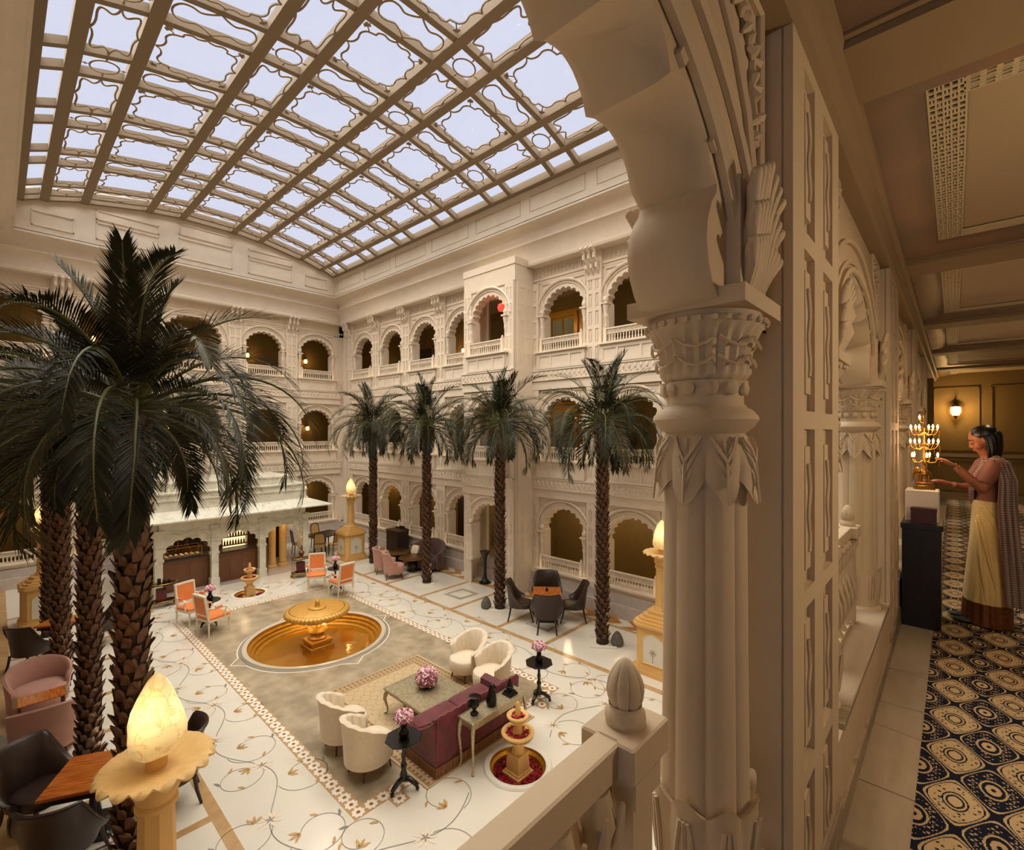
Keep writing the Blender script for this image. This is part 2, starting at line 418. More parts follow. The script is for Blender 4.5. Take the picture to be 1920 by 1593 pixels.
def arch_face(mb, hw, z0, zs, rise, n, U, ztop, depth, amp=.09, sub=5, y=0, back=False, cx=0, seg=None, ch=0):
    arc = seg or multifoil(hw, zs, rise, n, amp, sub)
    ins = [(hw, z0)] + arc + [(-hw, z0)]
    outs = [(U, z0)]
    for (x, z) in arc:
        dz = max(z-zs, 1e-6); kx = U/max(abs(x), 1e-6); kz = (ztop-zs)/dz
        k = min(kx, kz); outs.append((x*k, zs+(z-zs)*k))
    outs.append((-U, z0))
    for sgn in (1, -1):
        j = min(range(1, len(outs)-1), key=lambda q: (outs[q][0]-sgn*U)**2+(outs[q][1]-ztop)**2); outs[j] = (sgn*U, ztop)
    full = ins
    if ch: ins = [(x*1.035, zs+(z-zs)*1.05) for x, z in full]
    def lay(yy, flip):
        a = [mb.V(cx+x, yy, z) for x, z in ins]; b = [mb.V(cx+x, yy, z) for x, z in outs]
        for i in range(len(ins)-1):
            q = (a[i], b[i], b[i+1], a[i+1])
            mb.F(*(q if not flip else q[::-1]))
        return a
    a = lay(y, True)
    b = lay(y+depth, False) if back else [mb.V(cx+x, y+depth, z) for x, z in ins]
    if ch:
        rings = [a]+[[mb.V(cx+x, yy, z) for x, z in full] for yy in (y+ch, y+depth-ch)]+[b]
    else: rings = [a, b]
    for p, q in zip(rings, rings[1:]):
        for i in range(len(ins)-1): mb.F(p[i], p[i+1], q[i+1], q[i])
    return ins
# ================================================================ court floor
POOLS = [(-15.9, 5.3, .42), (-11.32, 5.29, 1.5), (-4.79, 5.3, .42)]
def holed(b, x0, x1, y0, y1, z, holes, n=48):
    def q(xa, xb, ya, yb): b.poly(((xa, ya, z), (xb, ya, z), (xb, yb, z), (xa, yb, z)))
    x = x0
    for (cx, cy, r) in holes:
        h = r*1.15
        q(x, cx-h, y0, y1); q(cx-h, cx+h, y0, cy-h); q(cx-h, cx+h, cy+h, y1)
        I = []; O = []
        for k in range(n):
            t = 2*PI*k/n+PI/4; c, s_ = math.cos(t), math.sin(t); m = max(abs(c), abs(s_))
            I.append(b.V(cx+r*c, cy+r*s_, z)); O.append(b.V(cx+h*c/m, cy+h*s_/m, z))
        for k in range(n): b.F(I[k], O[k], O[(k+1) % n], I[(k+1) % n])
        x = cx+h
    q(x, x1, y0, y1)
b = MB(); holed(b, -25.2, -.6, -3.6, 14.2, 0, POOLS); b.box(-25.2, -.6, -3.6, 14.2, -.6, -.5)
floor = struct(b.build('floor', 'court_marble', smooth=0))
def slab(name, m, x0, x1, y0, y1, h=.004, z0=0, parent=None):
    b = MB(); b.box(x0, x1, y0, y1, z0, z0+h); return b.build(name, m, parent, smooth=0)
RX0, RX1, RY0, RY1 = -14.98, -5.64, 3.13, 7.45
b = MB(); holed(b, RX0+.2, RX1-.2, RY0+.2, RY1-.2, .003, [POOLS[1]]); b.build('floor_field', 'rect_marble', floor, smooth=0)
for q in ((RX0, RX1, RY0, RY0+.2), (RX0, RX1, RY1-.2, RY1), (RX0, RX0+.2, RY0+.2, RY1-.2), (RX1-.2, RX1, RY0+.2, RY1-.2)):
    slab('floor_border', 'border_brown', *q, .003, 0, floor)
# stepped border returns beside the sofa
for y0, y1 in ((3.62, 3.84), (6.68, 6.9)): slab('floor_border', 'border_brown', RX1, RX1+.2, y0, y1, .003, 0, floor)
b = MB()
P = []
for k in range(32):
    a = 2*PI*k/32; r = .083*(1-.18*(k % 4 == 2)-.0*(k % 4)) if k % 4 != 0 else .092
    P.append((r*math.cos(a), r*math.sin(a)))
b.poly([(x, y, 0) for x, y in P]); b.mi = 1
b.poly([(.03*math.cos(a*PI/4), .03*math.sin(a*PI/4), .001) for a in range(8)]); b.mi = 2
b.poly([(.014*math.cos(a*PI/4), .014*math.sin(a*PI/4), .002) for a in range(8)])
fl_me = b.mesh('inlay_flower', ['inlay_white', 'ochre_marble', 'inlay_dark'], 0)
def flowers(x0, y0, x1, y1, n):
    for i in range(n):
        t = i/max(1, n-1); link('inlay_flower', fl_me, floor, (x0+(x1-x0)*t, y0+(y1-y0)*t, .0045))
flowers(RX0+.1, RY0+.1, RX1-.1, RY0+.1, 51); flowers(RX0+.1, RY1-.1, RX1-.1, RY1-.1, 51)
flowers(RX0+.1, RY0+.29, RX0+.1, RY1-.29, 21); flowers(RX1-.1, RY0+.29, RX1-.1, RY1-.29, 21)
for y in (3.73, 6.79): flowers(RX1+.1, y, RX1+.1, y, 1)
# scrolling vine inlay
def ribbon(b, pts, w, z=.003):
    L = []; Rr = []
    for i, p in enumerate(pts):
        q = pts[min(i+1, len(pts)-1)]; o = pts[max(i-1, 0)]
        dx, dy = q[0]-o[0], q[1]-o[1]; l = math.hypot(dx, dy) or 1
        ww = w if not callable(w) else w(i/(len(pts)-1))
        L.append(b.V(p[0]-dy/l*ww/2, p[1]+dx/l*ww/2, z)); Rr.append(b.V(p[0]+dy/l*ww/2, p[1]-dx/l*ww/2, z))
    for i in range(len(pts)-1): b.F(Rr[i], Rr[i+1], L[i+1], L[i])
def leafshape(b, x, y, a, l, wd, z=.004):
    pts = []
    for t, k in ((0, .0), (.25, .9), (.5, .6), (.7, .8), (1, 0)): pts.append((t*l, k*wd/2))
    for t, k in ((.75, -.35), (.5, -.8), (.25, -.45)): pts.append((t*l, k*wd/2))
    b.poly([(x+px*math.cos(a)-py*math.sin(a), y+px*math.sin(a)+py*math.cos(a), z) for px, py in pts][::1])
def vine_mesh(seed):
    r = random.Random(seed); b = MB(); b.mi = 0
    Lh = 2.3
    main = [(Lh*t/24, .22*math.sin(2*PI*t/24)) for t in range(25)]
    ribbon(b, main, .012)
    for k in range(4):
        t0 = k*6+3; x0, y0 = main[t0]; s = 1 if k % 2 else -1
        s = s*(1 if math.sin(2*PI*t0/24)*s <= 0 or True else -1)
        R0 = r.uniform(.3, .4); cx, cy = x0+.05, y0+s*R0
        pts = []
        for i in range(22):
            a = -s*PI/2+s*i*.27; rr = R0*(1-.018*i); pts.append((cx+rr*math.cos(a), cy+rr*math.sin(a)))
        b.mi = 0; ribbon(b, pts, .009)
        b.mi = 1; ex, ey = pts[-1]; a0 = r.uniform(0, 6)
        for q in range(3): leafshape(b, ex, ey, a0+q*.7-.7, .15, .06)
        for i in (6, 12, 16):
            b.mi = 1 if i != 12 else 2
            a = math.atan2(pts[i+1][1]-pts[i][1], pts[i+1][0]-pts[i][0])+s*.7*(1 if i % 4 else -1)
            leafshape(b, *pts[i], a, .13, .055)
        if k % 2 == 0:
            b.mi = 3
            for q in range(9):
                a = q*2*PI/9; leafshape(b, x0, y0, a, .17, .05, .0035)
            b.mi = 2
            for q in range(5): leafshape(b, x0, y0, q*2*PI/5+.3, .07, .03, .0045)
    return b.mesh('inlay_vine', ['inlay_green', 'inlay_gold', 'inlay_green', 'inlay_pale'], 0)
VM = [vine_mesh(i) for i in range(3)]
k = 0
def vines(x0, y0, x1, y1, rz, n):
    global k
    for i in range(n):
        t = i/max(1, n-1); o = link('inlay_vine', VM[k % 3], floor, (x0+(x1-x0)*t, y0+(y1-y0)*t, 0), rz); k += 1
vines(-17.1, 8.03, -5.6, 8.03, 0, 6); vines(-17.1, 2.55, -5.6, 2.55, 0, 6); vines(-3.3, 8.03, -3.3, 8.03, 0, 1)
vines(-3.55, .2, -3.55, 7.1, PI/2, 4); vines(-16.05, 1.6, -16.05, 6.4, PI/2, 3); vines(-4.93, 2.15, -4.93, 2.15, PI/2, 1); vines(-4.85, 6.15, -4.85, 6.15, PI/2, 1); vines(-2.6, 1.6, -2.6, 6.2, PI/2, 3)
vines(-5.6, 1.8, -5.6, 1.8, .4, 1)
# brown marble bands and squares along both long sides
bands = [-18.4, -16.95, -15.1, -13.65, -11.85, -10.38, -8.55, -7.05, -5.05, -3.4]
for side in (0, 1):
    fy = (lambda y: y) if side == 0 else (lambda y: 10.6-y)
    def sl(x0, x1, y0, y1, m='band_marble'):
        a, c = sorted((fy(y0), fy(y1))); slab('floor_band', m, x0, x1, a, c, .003, 0, floor)
    sl(-18.4, -.7, 8.58, 8.72); sl(-18.4, -.7, 10.72, 10.82)
    for X in bands: sl(X-.06, X+.06, 8.72, 10.72)
    for i, X in enumerate(bands[:-1]):       # diamond outlines in the table squares
        if i % 2: continue
        c = ((X+bands[i+1])/2, fy(9.72))
        for s in (.5, .4):
            b = MB(); q = [(s*.95, 0), (0, s), (-s*.95, 0), (0, -s)]
            pts = [(c[0]+(x+y)*.72, c[1]+(y-x)*.72) for x, y in q]; ribbon(b, pts+[pts[0]], .035); b.build('floor_line', 'inlay_dark', floor, smooth=0)
    for i in range(24):                     # ochre and white chevrons beside the plinth
        b = MB(); x = -18.2+i*.7; y0, y1, y2 = fy(10.83), fy(11.06), fy(11.3)
        for (ya, yb, d0, d1) in ((y0, y1, 0, .3), (y1, y2, .3, 0)):
            b.poly(((x+d0, ya, .003), (x+.36+d0, ya, .003), (x+.36+d1, yb, .003), (x+d1, yb, .003)))
        o = b.build('floor_chevron', 'ochre_marble', floor, smooth=0)

slab('floor_band', 'band_marble', -22, -.7, -.64, .2, .0045, 0, floor)
# ================================================================ arcade walls
WY, WX, LY, NX = 11.6, -22.1, -.95, -.66
SH = 3.33                                   # storey height
Z0 = (-.38, 2.95, 6.28)
PITCH = 2.29
XR = [-20.1+PITCH*i for i in range(9)]
# walls: name, origin function, rotation; local x along the wall, -y towards the court
def w_right(u, dy=0, z=0): return (u, WY+dy, z)
walls = {'right': (lambda u, z, o=0: (u, WY-o, z), 0), 'left': (lambda u, z, o=0: (-u, LY+o, z), PI), 'back': (lambda u, z, o=0: (WX+o, u, z), PI/2)}
def bay_mesh(U, hw, nf):
    b = MB()
    ins = arch_face(b, hw, 1.15, 2.3, .70*hw/.72, nf, U, 3.33, .32, .10, 4, back=True)
    # outer archivolt and inner line
    for rr, yy, th in ((hw+.27, -.03, .045), (hw+.17, -.012, .022)):
        pts = [(rr*math.cos(PI*i/20), yy, 2.36+rr*.93*math.sin(PI*i/20)) for i in range(21)]
        b.tube(pts, th, 6)
    # square frame
    for x in (-U+.32, U-.36): b.box(x, x+.04, -.03, .0, 2.3, 3.27)
    b.box(-U+.32, U-.32, -.035, .0, 3.25, 3.31)
    # rosettes in the spandrels
    for sx in (-1, 1):
        b.at((sx*(U-.5), -.0, 3.1), rx=PI/2); b.lathe([(.05, 0), (.05, .02), (.02, .035)], 8); b.at()
        for k in range(3):
            b.sphere((sx*(hw+.08-.07*k), -.01, 2.96+.06*k), .03, 6, 4)
    return b.mesh('arch_panel', ['plaster'], 35)
def column_mesh():
    b = MB()
    fl = lambda a, r, z: r*(1+.05*math.cos(8*a)) if 1.5 < z < 2.0 else r
    b.lathe([(.085, 1.15), (.085, 1.25), (.06, 1.28), (.075, 1.34), (.058, 1.4), (.068, 1.46), (.05, 1.52), (.047, 1.85), (.062, 1.9), (.066, 1.95), (.05, 1.99), (.062, 2.05), (.09, 2.2), (.09, 2.26)], 12, fl)
    b.box(-.11, .11, -.11, .11, 2.26, 2.31)
    b.at((0, 0, 0)); b.sphere((0, -.0, 2.4), (.085, .09, .1), 8, 6)
    return b.mesh('column', ['plaster'], 40)
def parapet_mesh(U, base=False):
    b = MB(); y = -.14
    if base:
        b.box(-U, U, y, 0, .0, 1.13); b.panelled(-U, U, .62, 1.1, [(-U+.3, -.35, .7, 1.02), (-.28, .28, .7, 1.02), (.35, U-.3, .7, 1.02)], .02, y-.02)
    else:
        b.box(-U, U, -.10, 0, .0, .3)
        b.box(-U, U, -.13, 0, .28, .62)
        b.panelled(-U+.26, U-.26, .62, 1.12, [(-U+.36, -.38, .7, 1.0), (-.32, .32, .7, 1.0), (.38, U-.36, .7, 1.0)], .025, y-.03)
        b.box(-U+.26, U-.26, y-.004, 0, .62, 1.12); b.box(-U, U, -.06, 0, .62, 1.13)
        n = 13
        for k in range(n):                  # carved teardrop frieze
            x = -U+.12+(2*U-.24)*k/(n-1)
            b.sphere((x, -.135, .47), (.045, .03, .075), 6, 4); b.sphere((x+.06, -.135, .37), (.03, .025, .04), 6, 4)
        b.box(-U, U, -.16, 0, .57, .61); b.box(-U, U, -.15, 0, .27, .30)
    b.box(-U+.2, U-.2, -.24, .3, 1.12, 1.17)
    return b.mesh('parapet', ['plaster'], 35)
def pilaster_mesh(wd=.5):
    b = MB(); rects = []
    for c in (-.11, .11):
        for k in range(5):
            z = .72+k*.5; rects.append((c-.055, c+.055, z, z+.4))
    b.panelled(-wd/2, wd/2, 0, 3.33, rects, .025, -.09)
    for x in (-wd/2, wd/2): b.poly(((x, -.09, 0), (x, 0, 0), (x, 0, 3.33), (x, -.09, 3.33)))
    for (u0, u1, z0, z1) in rects: b.box((u0+u1)/2-.018, (u0+u1)/2+.018, -.088, -.06, z0+.06, z1-.06)
    return b.mesh('pilaster', ['plaster'], 0)
def bracket_mesh():
    b = MB()
    for x in (-.17, 0, .17):
        pts = [(x, -.05, -.75), (x, -.1, -.6), (x, -.22, -.5), (x, -.2, -.36), (x, -.34, -.26), (x, -.34, -.12), (x, -.5, 0)]
        b.tube(pts, [.03, .045, .05, .05, .055, .055, .05], 6)
    b.box(-.26, .26, -.1, 0, -.8, 0)
    return b.mesh('bracket', ['plaster'], 40)
def baluster_set(Lh, z0, z1, n, s=1):
    b = MB(); h = z1-z0
    for k in range(n):
        x = -Lh+2*Lh*(k+.5)/n
        b.lathe([(.016*s, z0), (.026*s, z0+.22*h), (.012*s, z0+.55*h), (.02*s, z0+.75*h), (.014*s, z1)], 6, c=(x, 0))
    return b.mesh('baluster', ['plaster'], 60)
def lattice_panel(Lh, z0, z1):
    b = MB(); h = z1-z0; n = int(2*Lh/(h*.55))
    st = 2*Lh/n
    for k in range(-1, n+1):
        for s in (1, -1):
            x0 = -Lh+st*k+(0 if s > 0 else 2*st); x1 = x0+s*2*st
            pts = [(x0, z0), (x1, z1)]
            (xa, za), (xb, zb) = pts
            def clip(x): return max(-Lh, min(Lh, x))
            ta = (clip(xa)-xa)/(xb-xa); tb = (clip(xb)-xa)/(xb-xa)
            if tb-ta < .05: continue
            A = (xa+(xb-xa)*ta, 0, za+(zb-za)*ta); B = (xa+(xb-xa)*tb, 0, za+(zb-za)*tb)
            b.tube([A, B], .012, 4, False)
    return b.mesh('lattice_panel', ['plaster'], 0)
BHW = .72
def rail_mesh(Lh):
    b = MB(); b.box(-Lh, Lh, -.03, .03, .36, .40); c = MB(); c.box(-Lh, Lh, -.025, .025, .225, .245); d = MB(); d.box(-Lh, Lh, -.03, .03, 0, .03)
    return [q.mesh('rail', ['plaster'], 0) for q in (b, c, d)]
def post_mesh():
    b = MB(); b.box(-.045, .045, -.045, .045, 0, .42); b.lathe([(.03, .42), (.04, .45), (.0, .52)], 8, cap0=False); return b.mesh('post', ['plaster'], 30)
M_bay = bay_mesh(PITCH/2, BHW, 11); M_bayw = bay_mesh(1.45, .98, 13)
M_par = parapet_mesh(PITCH/2); M_parw = parapet_mesh(1.45); M_par0 = parapet_mesh(PITCH/2, True); M_par0w = parapet_mesh(1.45, True)
M_col = column_mesh(); M_pil = pilaster_mesh(); M_brk = bracket_mesh()
M_bal = baluster_set(BHW-.06, .03, .225, 15, 1.15); M_balw = baluster_set(.9, .03, .225, 18, 1.15)
M_lat = lattice_panel(BHW-.04, .245, .36); M_latw = lattice_panel(.94, .245, .36)
M_rail = rail_mesh(BHW-.02); M_railw = rail_mesh(.96); M_post = post_mesh()
ORD = ['first', 'second', 'third', 'fourth', 'fifth', 'sixth', 'seventh', 'eighth', 'ninth']
LVL = ['ground', 'middle', 'top']
WALLOBJ = {}
for nm in ('right', 'back', 'left'):
    WALLOBJ[nm] = struct(link('wall_'+nm, None))
def balustrade(f, rz, u, z, off, wide, label):
    t = thing('balustrade', label, 'balustrade', f(u, z, off), rz, 'carved balustrades in the court arches')
    [link('rail', q, t) for q in (M_railw if wide else M_rail)]; link('lattice_panel', M_latw if wide else M_lat, t); link('baluster', M_balw if wide else M_bal, t)
    q = .98 if wide else BHW+.02
    for x in (-q, q): link('post', M_post, t, (x, 0, 0))
def arch_bay(nm, u, lvl, wide=False, off=0, door=False, rail=None):
    f, rz = walls[nm]; W = WALLOBJ[nm]; z = Z0[lvl]
    link('arch_panel', M_bayw if wide else M_bay, W, f(u, z, off), rz)
    hw = .98 if wide else BHW
    for s in (-1, 1):
        p = f(u+s*(hw+.07), z, off+.02); link('column', M_col, W, p, rz)
    if not door: link('parapet', (M_par0w if wide else M_par0) if lvl == 0 else (M_parw if wide else M_par), W, f(u, z, off), rz)
    if rail: balustrade(f, rz, u, z+1.17, off+.12, wide, rail)
for lvl in range(3):
    for i, u in enumerate(XR):
        if i == 4:
            arch_bay('right', u, lvl, off=.9, door=(lvl == 0), rail=None if lvl == 0 else f'white balustrade in the projecting bay of the long wall, {LVL[lvl]} floor')
        else:
            w_ = ('of the long wall, %s arch from the far corner' % ORD[i]) if i < 4 else ('of the long wall, %s arch right of the bay' % ORD[i-5])
            arch_bay('right', u, lvl, rail=(f'white balustrade, {LVL[lvl]} floor {w_}') if i < 8 else None)
        arch_bay('left', -u, lvl)
    for j, (y, wide) in enumerate(((10.28, 0), (7.95, 0), (5.3, 1), (2.65, 0), (.33, 0))):
        arch_bay('back', y, lvl, bool(wide), rail=f'white balustrade, {LVL[lvl]} floor of the end wall, {ORD[j]} arch from the corner')
    for i in range(10):
        u = XR[0]-PITCH/2+PITCH*i
        for nm in ('right', 'left'):
            f, rz = walls[nm]
            link('pilaster', M_pil, WALLOBJ[nm], f(u if nm == 'right' else -u, Z0[lvl], .0), rz)
    for y in (9.1, 6.78, 3.82, 1.5, -.8): link('pilaster', M_pil, WALLOBJ['back'], walls['back'][0](y, Z0[lvl], 0), PI/2)
# brackets under the cornice
for i in range(10):
    u = XR[0]-PITCH/2+PITCH*i
    if i in (4, 5): continue
    link('bracket', M_brk, WALLOBJ['right'], (u, WY, 10.1), 0)
for y in (9.1, 6.78, 3.82, 1.5): link('bracket', M_brk, WALLOBJ['back'], (WX, y, 10.1), PI/2)
# corner strips, upper wall band, projecting bay sides
b = MB()
b.box(-22.1, -21.24, WY, WY+.3, 0, 10.2); b.box(-22.3, -.4, WY, WY+.3, 9.58, 11.0); b.box(-22.0, -.4, WY-.03, WY, 9.7, 9.76)
b.box(-21.86, -21.6, WY-.08, WY, 0, 10.1)
u = XR[4]; U = PITCH/2
for x in (u-U, u+U-.02): b.box(x, x+.02, WY-.88, WY, 0, 9.6)
b.box(u-U-.01, u+U+.01, WY-.905, WY+.01, 9.6, 10.1); b.box(u-U-.03, u+U+.03, WY-.93, WY, 10.1, 10.32)
wr = b.build('wall_band', 'plaster', WALLOBJ['right'], smooth=0)
for lvl in range(3):                        # panelled strips on the bay: two on its front, one on its flank
    for x in (u-U+.2, u+U-.2):
        o = link('pilaster', M_pil, WALLOBJ['right'], (x, WY-.9, Z0[lvl]), 0); o.scale = (.7, .5, 1)
    link('pilaster', M_pil, WALLOBJ['right'], (u+U, WY-.45, Z0[lvl]), PI/2).scale = (1.4, .4, 1)
b = MB(); b.box(-22.4, -22.1, 11.42, WY+.3, 0, 10.2); b.box(-22.4, WX, LY-.3, WY+.3, 9.58, 11.0); b.box(WX, WX+.03, LY, WY, 9.7, 9.76); b.box(-22.4, -22.1, LY-.3, -.8, 0, 10)
b.build('wall_band', 'plaster', WALLOBJ['back'], smooth=0)
b = MB(); b.box(-22.4, -.4, LY-.3, LY, 9.58, 12.2); b.box(-22.1, -21.24, LY-.3, LY, 0, 10); b.build('wall_band', 'plaster', WALLOBJ['left'], smooth=0)
# frieze ornament line above the top arches
b = MB()
for i in range(150): b.box(-21.9+i*.14, -21.83+i*.14, WY-.02, WY, 9.8, 9.98)
stuff(b.build('frieze_ornament', 'plaster', WALLOBJ['right'], smooth=0))
# marble plinths
b = MB(); b.box(-22.1, -.7, 11.3, WY+.2, 0, .34, ty=.02); b.box(-22.1, -.7, 11.42, WY+.2, .34, .62, ty=.0)
struct(b.build('trim_1', 'plinth_marble', smooth=0))
b = MB(); b.box(WX-.2, WX+.3, LY, WY, 0, .34); b.box(WX-.2, WX+.18, LY, WY, .34, .62); b.box(-22.1, -.7, LY-.2, LY+.3, 0, .34); b.box(-22.1, -.7, LY-.2, LY+.18, .34, .62)
struct(b.build('trim_2', 'plinth_marble', smooth=0))
# ================================================================ cornice, frieze, tympanum
prof = [(.0, 10.1), (.36, 10.1), (.38, 10.14), (.38, 10.2), (.33, 10.23), (.34, 10.36), (.38, 10.52), (.47, 10.68), (.55, 10.74), (.55, 10.78), (.5, 10.8), (.5, 10.92), (.55, 11.06), (.64, 11.16), (.76, 11.2), (.84, 11.21), (.84, 11.25), (.8, 11.27), (.8, 11.31)]
def sweep(name, pts_fn, m='plaster'):
    b = MB(); rows = [[pts_fn(t, z, k) for t, z in prof] for k in (0, 1)]
    b.rings(rows, False, False, closed=False); return struct(b.build(name, m, smooth=50))
sweep('trim_3', lambda t, z, k: (WX+t if k == 0 else NX-t, WY-t, z))
sweep('trim_4', lambda t, z, k: (WX+t, LY+t if k == 0 else WY-t, z))
TL = 1.2
sweep('trim_5', lambda t, z, k: (NX-t if k == 0 else WX+t, LY+t*TL/.8, z))
sweep('trim_6', lambda t, z, k: (NX-t, WY-t if k == 0 else LY+t, z))
SY0, SY1, SX0, SX1 = .42, 10.74, -21.28, -1.5
def zs(y): q = (y-(SY0+SY1)/2)/((SY1-SY0)/2); return 12.14+.8*(1-q*q)
def frieze(name, x0, x1, m):
    b = MB(); rects = []; x = x0+.25
    while x < x1-2.0: rects.append((x, x+2.0, 11.5, 11.98)); x += 2.35
    b.panelled(x0, x1, 11.29, 12.3, [(r[0], r[1], r[2], r[3]) for r in rects], .025)
    for r in rects:
        b.box(r[0]+.03, r[1]-.03, .005, .03, r[2]+.03, r[3]-.03)
    return b.build(name, m, None, smooth=0)
o = struct(frieze('wall_right_frieze', -21.3, -1.4, 'plaster')); o.location = (0, WY-.8, 0)
b = MB(); b.box(-21.4, NX, -.6, SY0-.1, 11.25, 12.4); b.box(-21.4, NX, SY0-.1, SY0-.04, 11.25, 12.3); struct(b.build('wall_left_frieze', 'plaster', smooth=0))
# arched end wall under the vault with its panels
b = MB(); n = 24
for sgn in (1,):
    lo = []; hi = []
    for i in range(n+1):
        y = -.6+(11.4+.6)*i/n; lo.append(b.V(-21.3, y, 11.29)); hi.append(b.V(-21.3, y, zs(max(SY0, min(SY1, y)))+.45))
    for i in range(n): b.F(lo[i], lo[i+1], hi[i+1], hi[i])
tymp = struct(b.build('wall_back_frieze', 'plaster', smooth=0))
def frame(b, y0, y1, z0, z1, x, t=.03, d=.03):
    b.box(x, x+d, y0, y1, z0, z0+t); b.box(x, x+d, y0, y1, z1-t, z1); b.box(x, x+d, y0, y0+t, z0, z1); b.box(x, x+d, y1-t, y1, z0, z1)
for (y0, y1, z0, z1) in ((.75, 1.75, 11.5, 11.98), (9.4, 10.4, 11.5, 11.98)):
    b = MB(); frame(b, y0, y1, z0, z1, -21.3); b.build('panel', 'plaster', tymp, smooth=0)
for (y0, y1) in ((2.3, 4.05), (4.65, 6.45), (7.05, 8.8)):
    zt = min(zs(y0), zs(y1))-.14
    b = MB(); frame(b, y0, y1, 11.5, 11.5+(zt-11.5)*.58, -21.3); b.build('panel', 'plaster', tymp, smooth=0)
    b = MB(); frame(b, y0, y1, 11.5+(zt-11.5)*.68, zt, -21.3); b.build('panel', 'plaster', tymp, smooth=0)
# ================================================================ skylight
sky = struct(link('window_1', None))
YR = [SY0+.08, 1.04, 2.0, 3.72, 4.72, 6.45, 7.44, 9.12, 10.06, SY1-.06]
wR = .115; RD = .21
for i, y in enumerate(YR):
    ww = wR if 0 < i < len(YR)-1 else .09
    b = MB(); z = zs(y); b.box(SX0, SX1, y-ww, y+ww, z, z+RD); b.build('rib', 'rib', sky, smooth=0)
XS = [SX0+.07]; x = -20.72
while x < -2.4: XS += [x, x+.83]; x += 2.49
XS.append(SX1)
for i, x in enumerate(XS):
    for j in range(len(YR)-1):
        y0, y1 = YR[j]+wR*.8, YR[j+1]-wR*.8; z0, z1 = zs(YR[j])+.02, zs(YR[j+1])+.02
        b = MB(); w_ = .07; iv = [b.V(xx, yy, zz+h) for xx in (x-w_, x+w_) for (yy, zz) in ((y0, z0), (y1, z1)) for h in (0, RD-.04)]
        for q in ((0, 4, 6, 2), (1, 3, 7, 5), (0, 2, 3, 1), (4, 5, 7, 6)): b.F(*[iv[t] for t in q])
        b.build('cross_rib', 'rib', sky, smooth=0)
def closed_tube(b, pts, r): b.tube(pts+[pts[0], pts[1]], r, 5, False)
def quad_shape(q, a, c):
    pts = [(x, y) for x, y in q] + [(-x, y) for x, y in q[::-1][1:]] + [(-x, -y) for x, y in q[1:]] + [(x, -y) for x, y in q[::-1][1:-1]]
    # smooth between knots except cusps
    return [(x*a, y*c) for x, y in pts]
def dense(q, n=4):
    out = []
    for i in range(len(q)-1):
        p0, p1, p2, p3 = q[max(i-1, 0)], q[i], q[i+1], q[min(i+2, len(q)-1)]
        for k in range(n):
            t = k/n
            out.append(tuple(.5*(2*p1[d]+(p2[d]-p0[d])*t+(2*p0[d]-5*p1[d]+4*p2[d]-p3[d])*t*t+(3*p1[d]-p0[d]-3*p2[d]+p3[d])*t**3) for d in (0, 1)))
    return out+[q[-1]]
def trac(kind, a, c):
    b = MB()
    if kind == 'oval':
        pts = [(a*.66*math.cos(2*PI*i/24), c*.66*math.sin(2*PI*i/24), 0) for i in range(24)]; closed_tube(b, pts, .018)
        for sx, sy in ((1, 0), (-1, 0), (0, 1), (0, -1)):
            b.tube([(sx*a*.66, sy*c*.66, 0), (sx*a*1.0, sy*c*1.0, 0)], .01, 4); b.sphere((sx*a*.85, sy*c*.85, 0), .025, 6, 4)
    else:
        Q = {'octo': [(.97, 0), (.9, .05), (.86, .2), (.9, .36), (.84, .5), (.74, .52), (.72, .6), (.66, .76), (.5, .84), (.3, .8), (.16, .82), (.06, .88), (0, .97)],
             'brace': [(1, 0), (.8, .1), (.7, .3), (.8, .58), (.82, .78), (.66, .86), (.34, .84), (.12, .9), (0, 1)],
             'lens': [(.95, 0), (.92, .3), (.8, .62), (.6, .66), (.4, .5), (.2, .66), (0, .97)],
             'lensr': [(.97, 0), (.66, .2), (.5, .4), (.66, .6), (.62, .8), (.3, .92), (0, .95)]}[kind]
        pts = [(x, y, 0) for x, y in quad_shape(dense(Q), a, c)]; closed_tube(b, pts, .02)
        if kind == 'octo':
            for sx in (1, -1):
                for sy in (1, -1):
                    b.tube([(sx*a*.7, sy*c*.7, 0), (sx*a*.9, sy*c*.9, 0)], .014, 4)
                    b.at((sx*a*.85, sy*c*.85, 0), rz=math.atan2(sy*c, sx*a)); b.box(-.03, .03, -.07, .07, -.012, .012); b.box(.0, .06, -.03, .03, -.012, .012); b.at()
    return b.mesh('tracery', ['bronze_line'], 60)
TM = {}
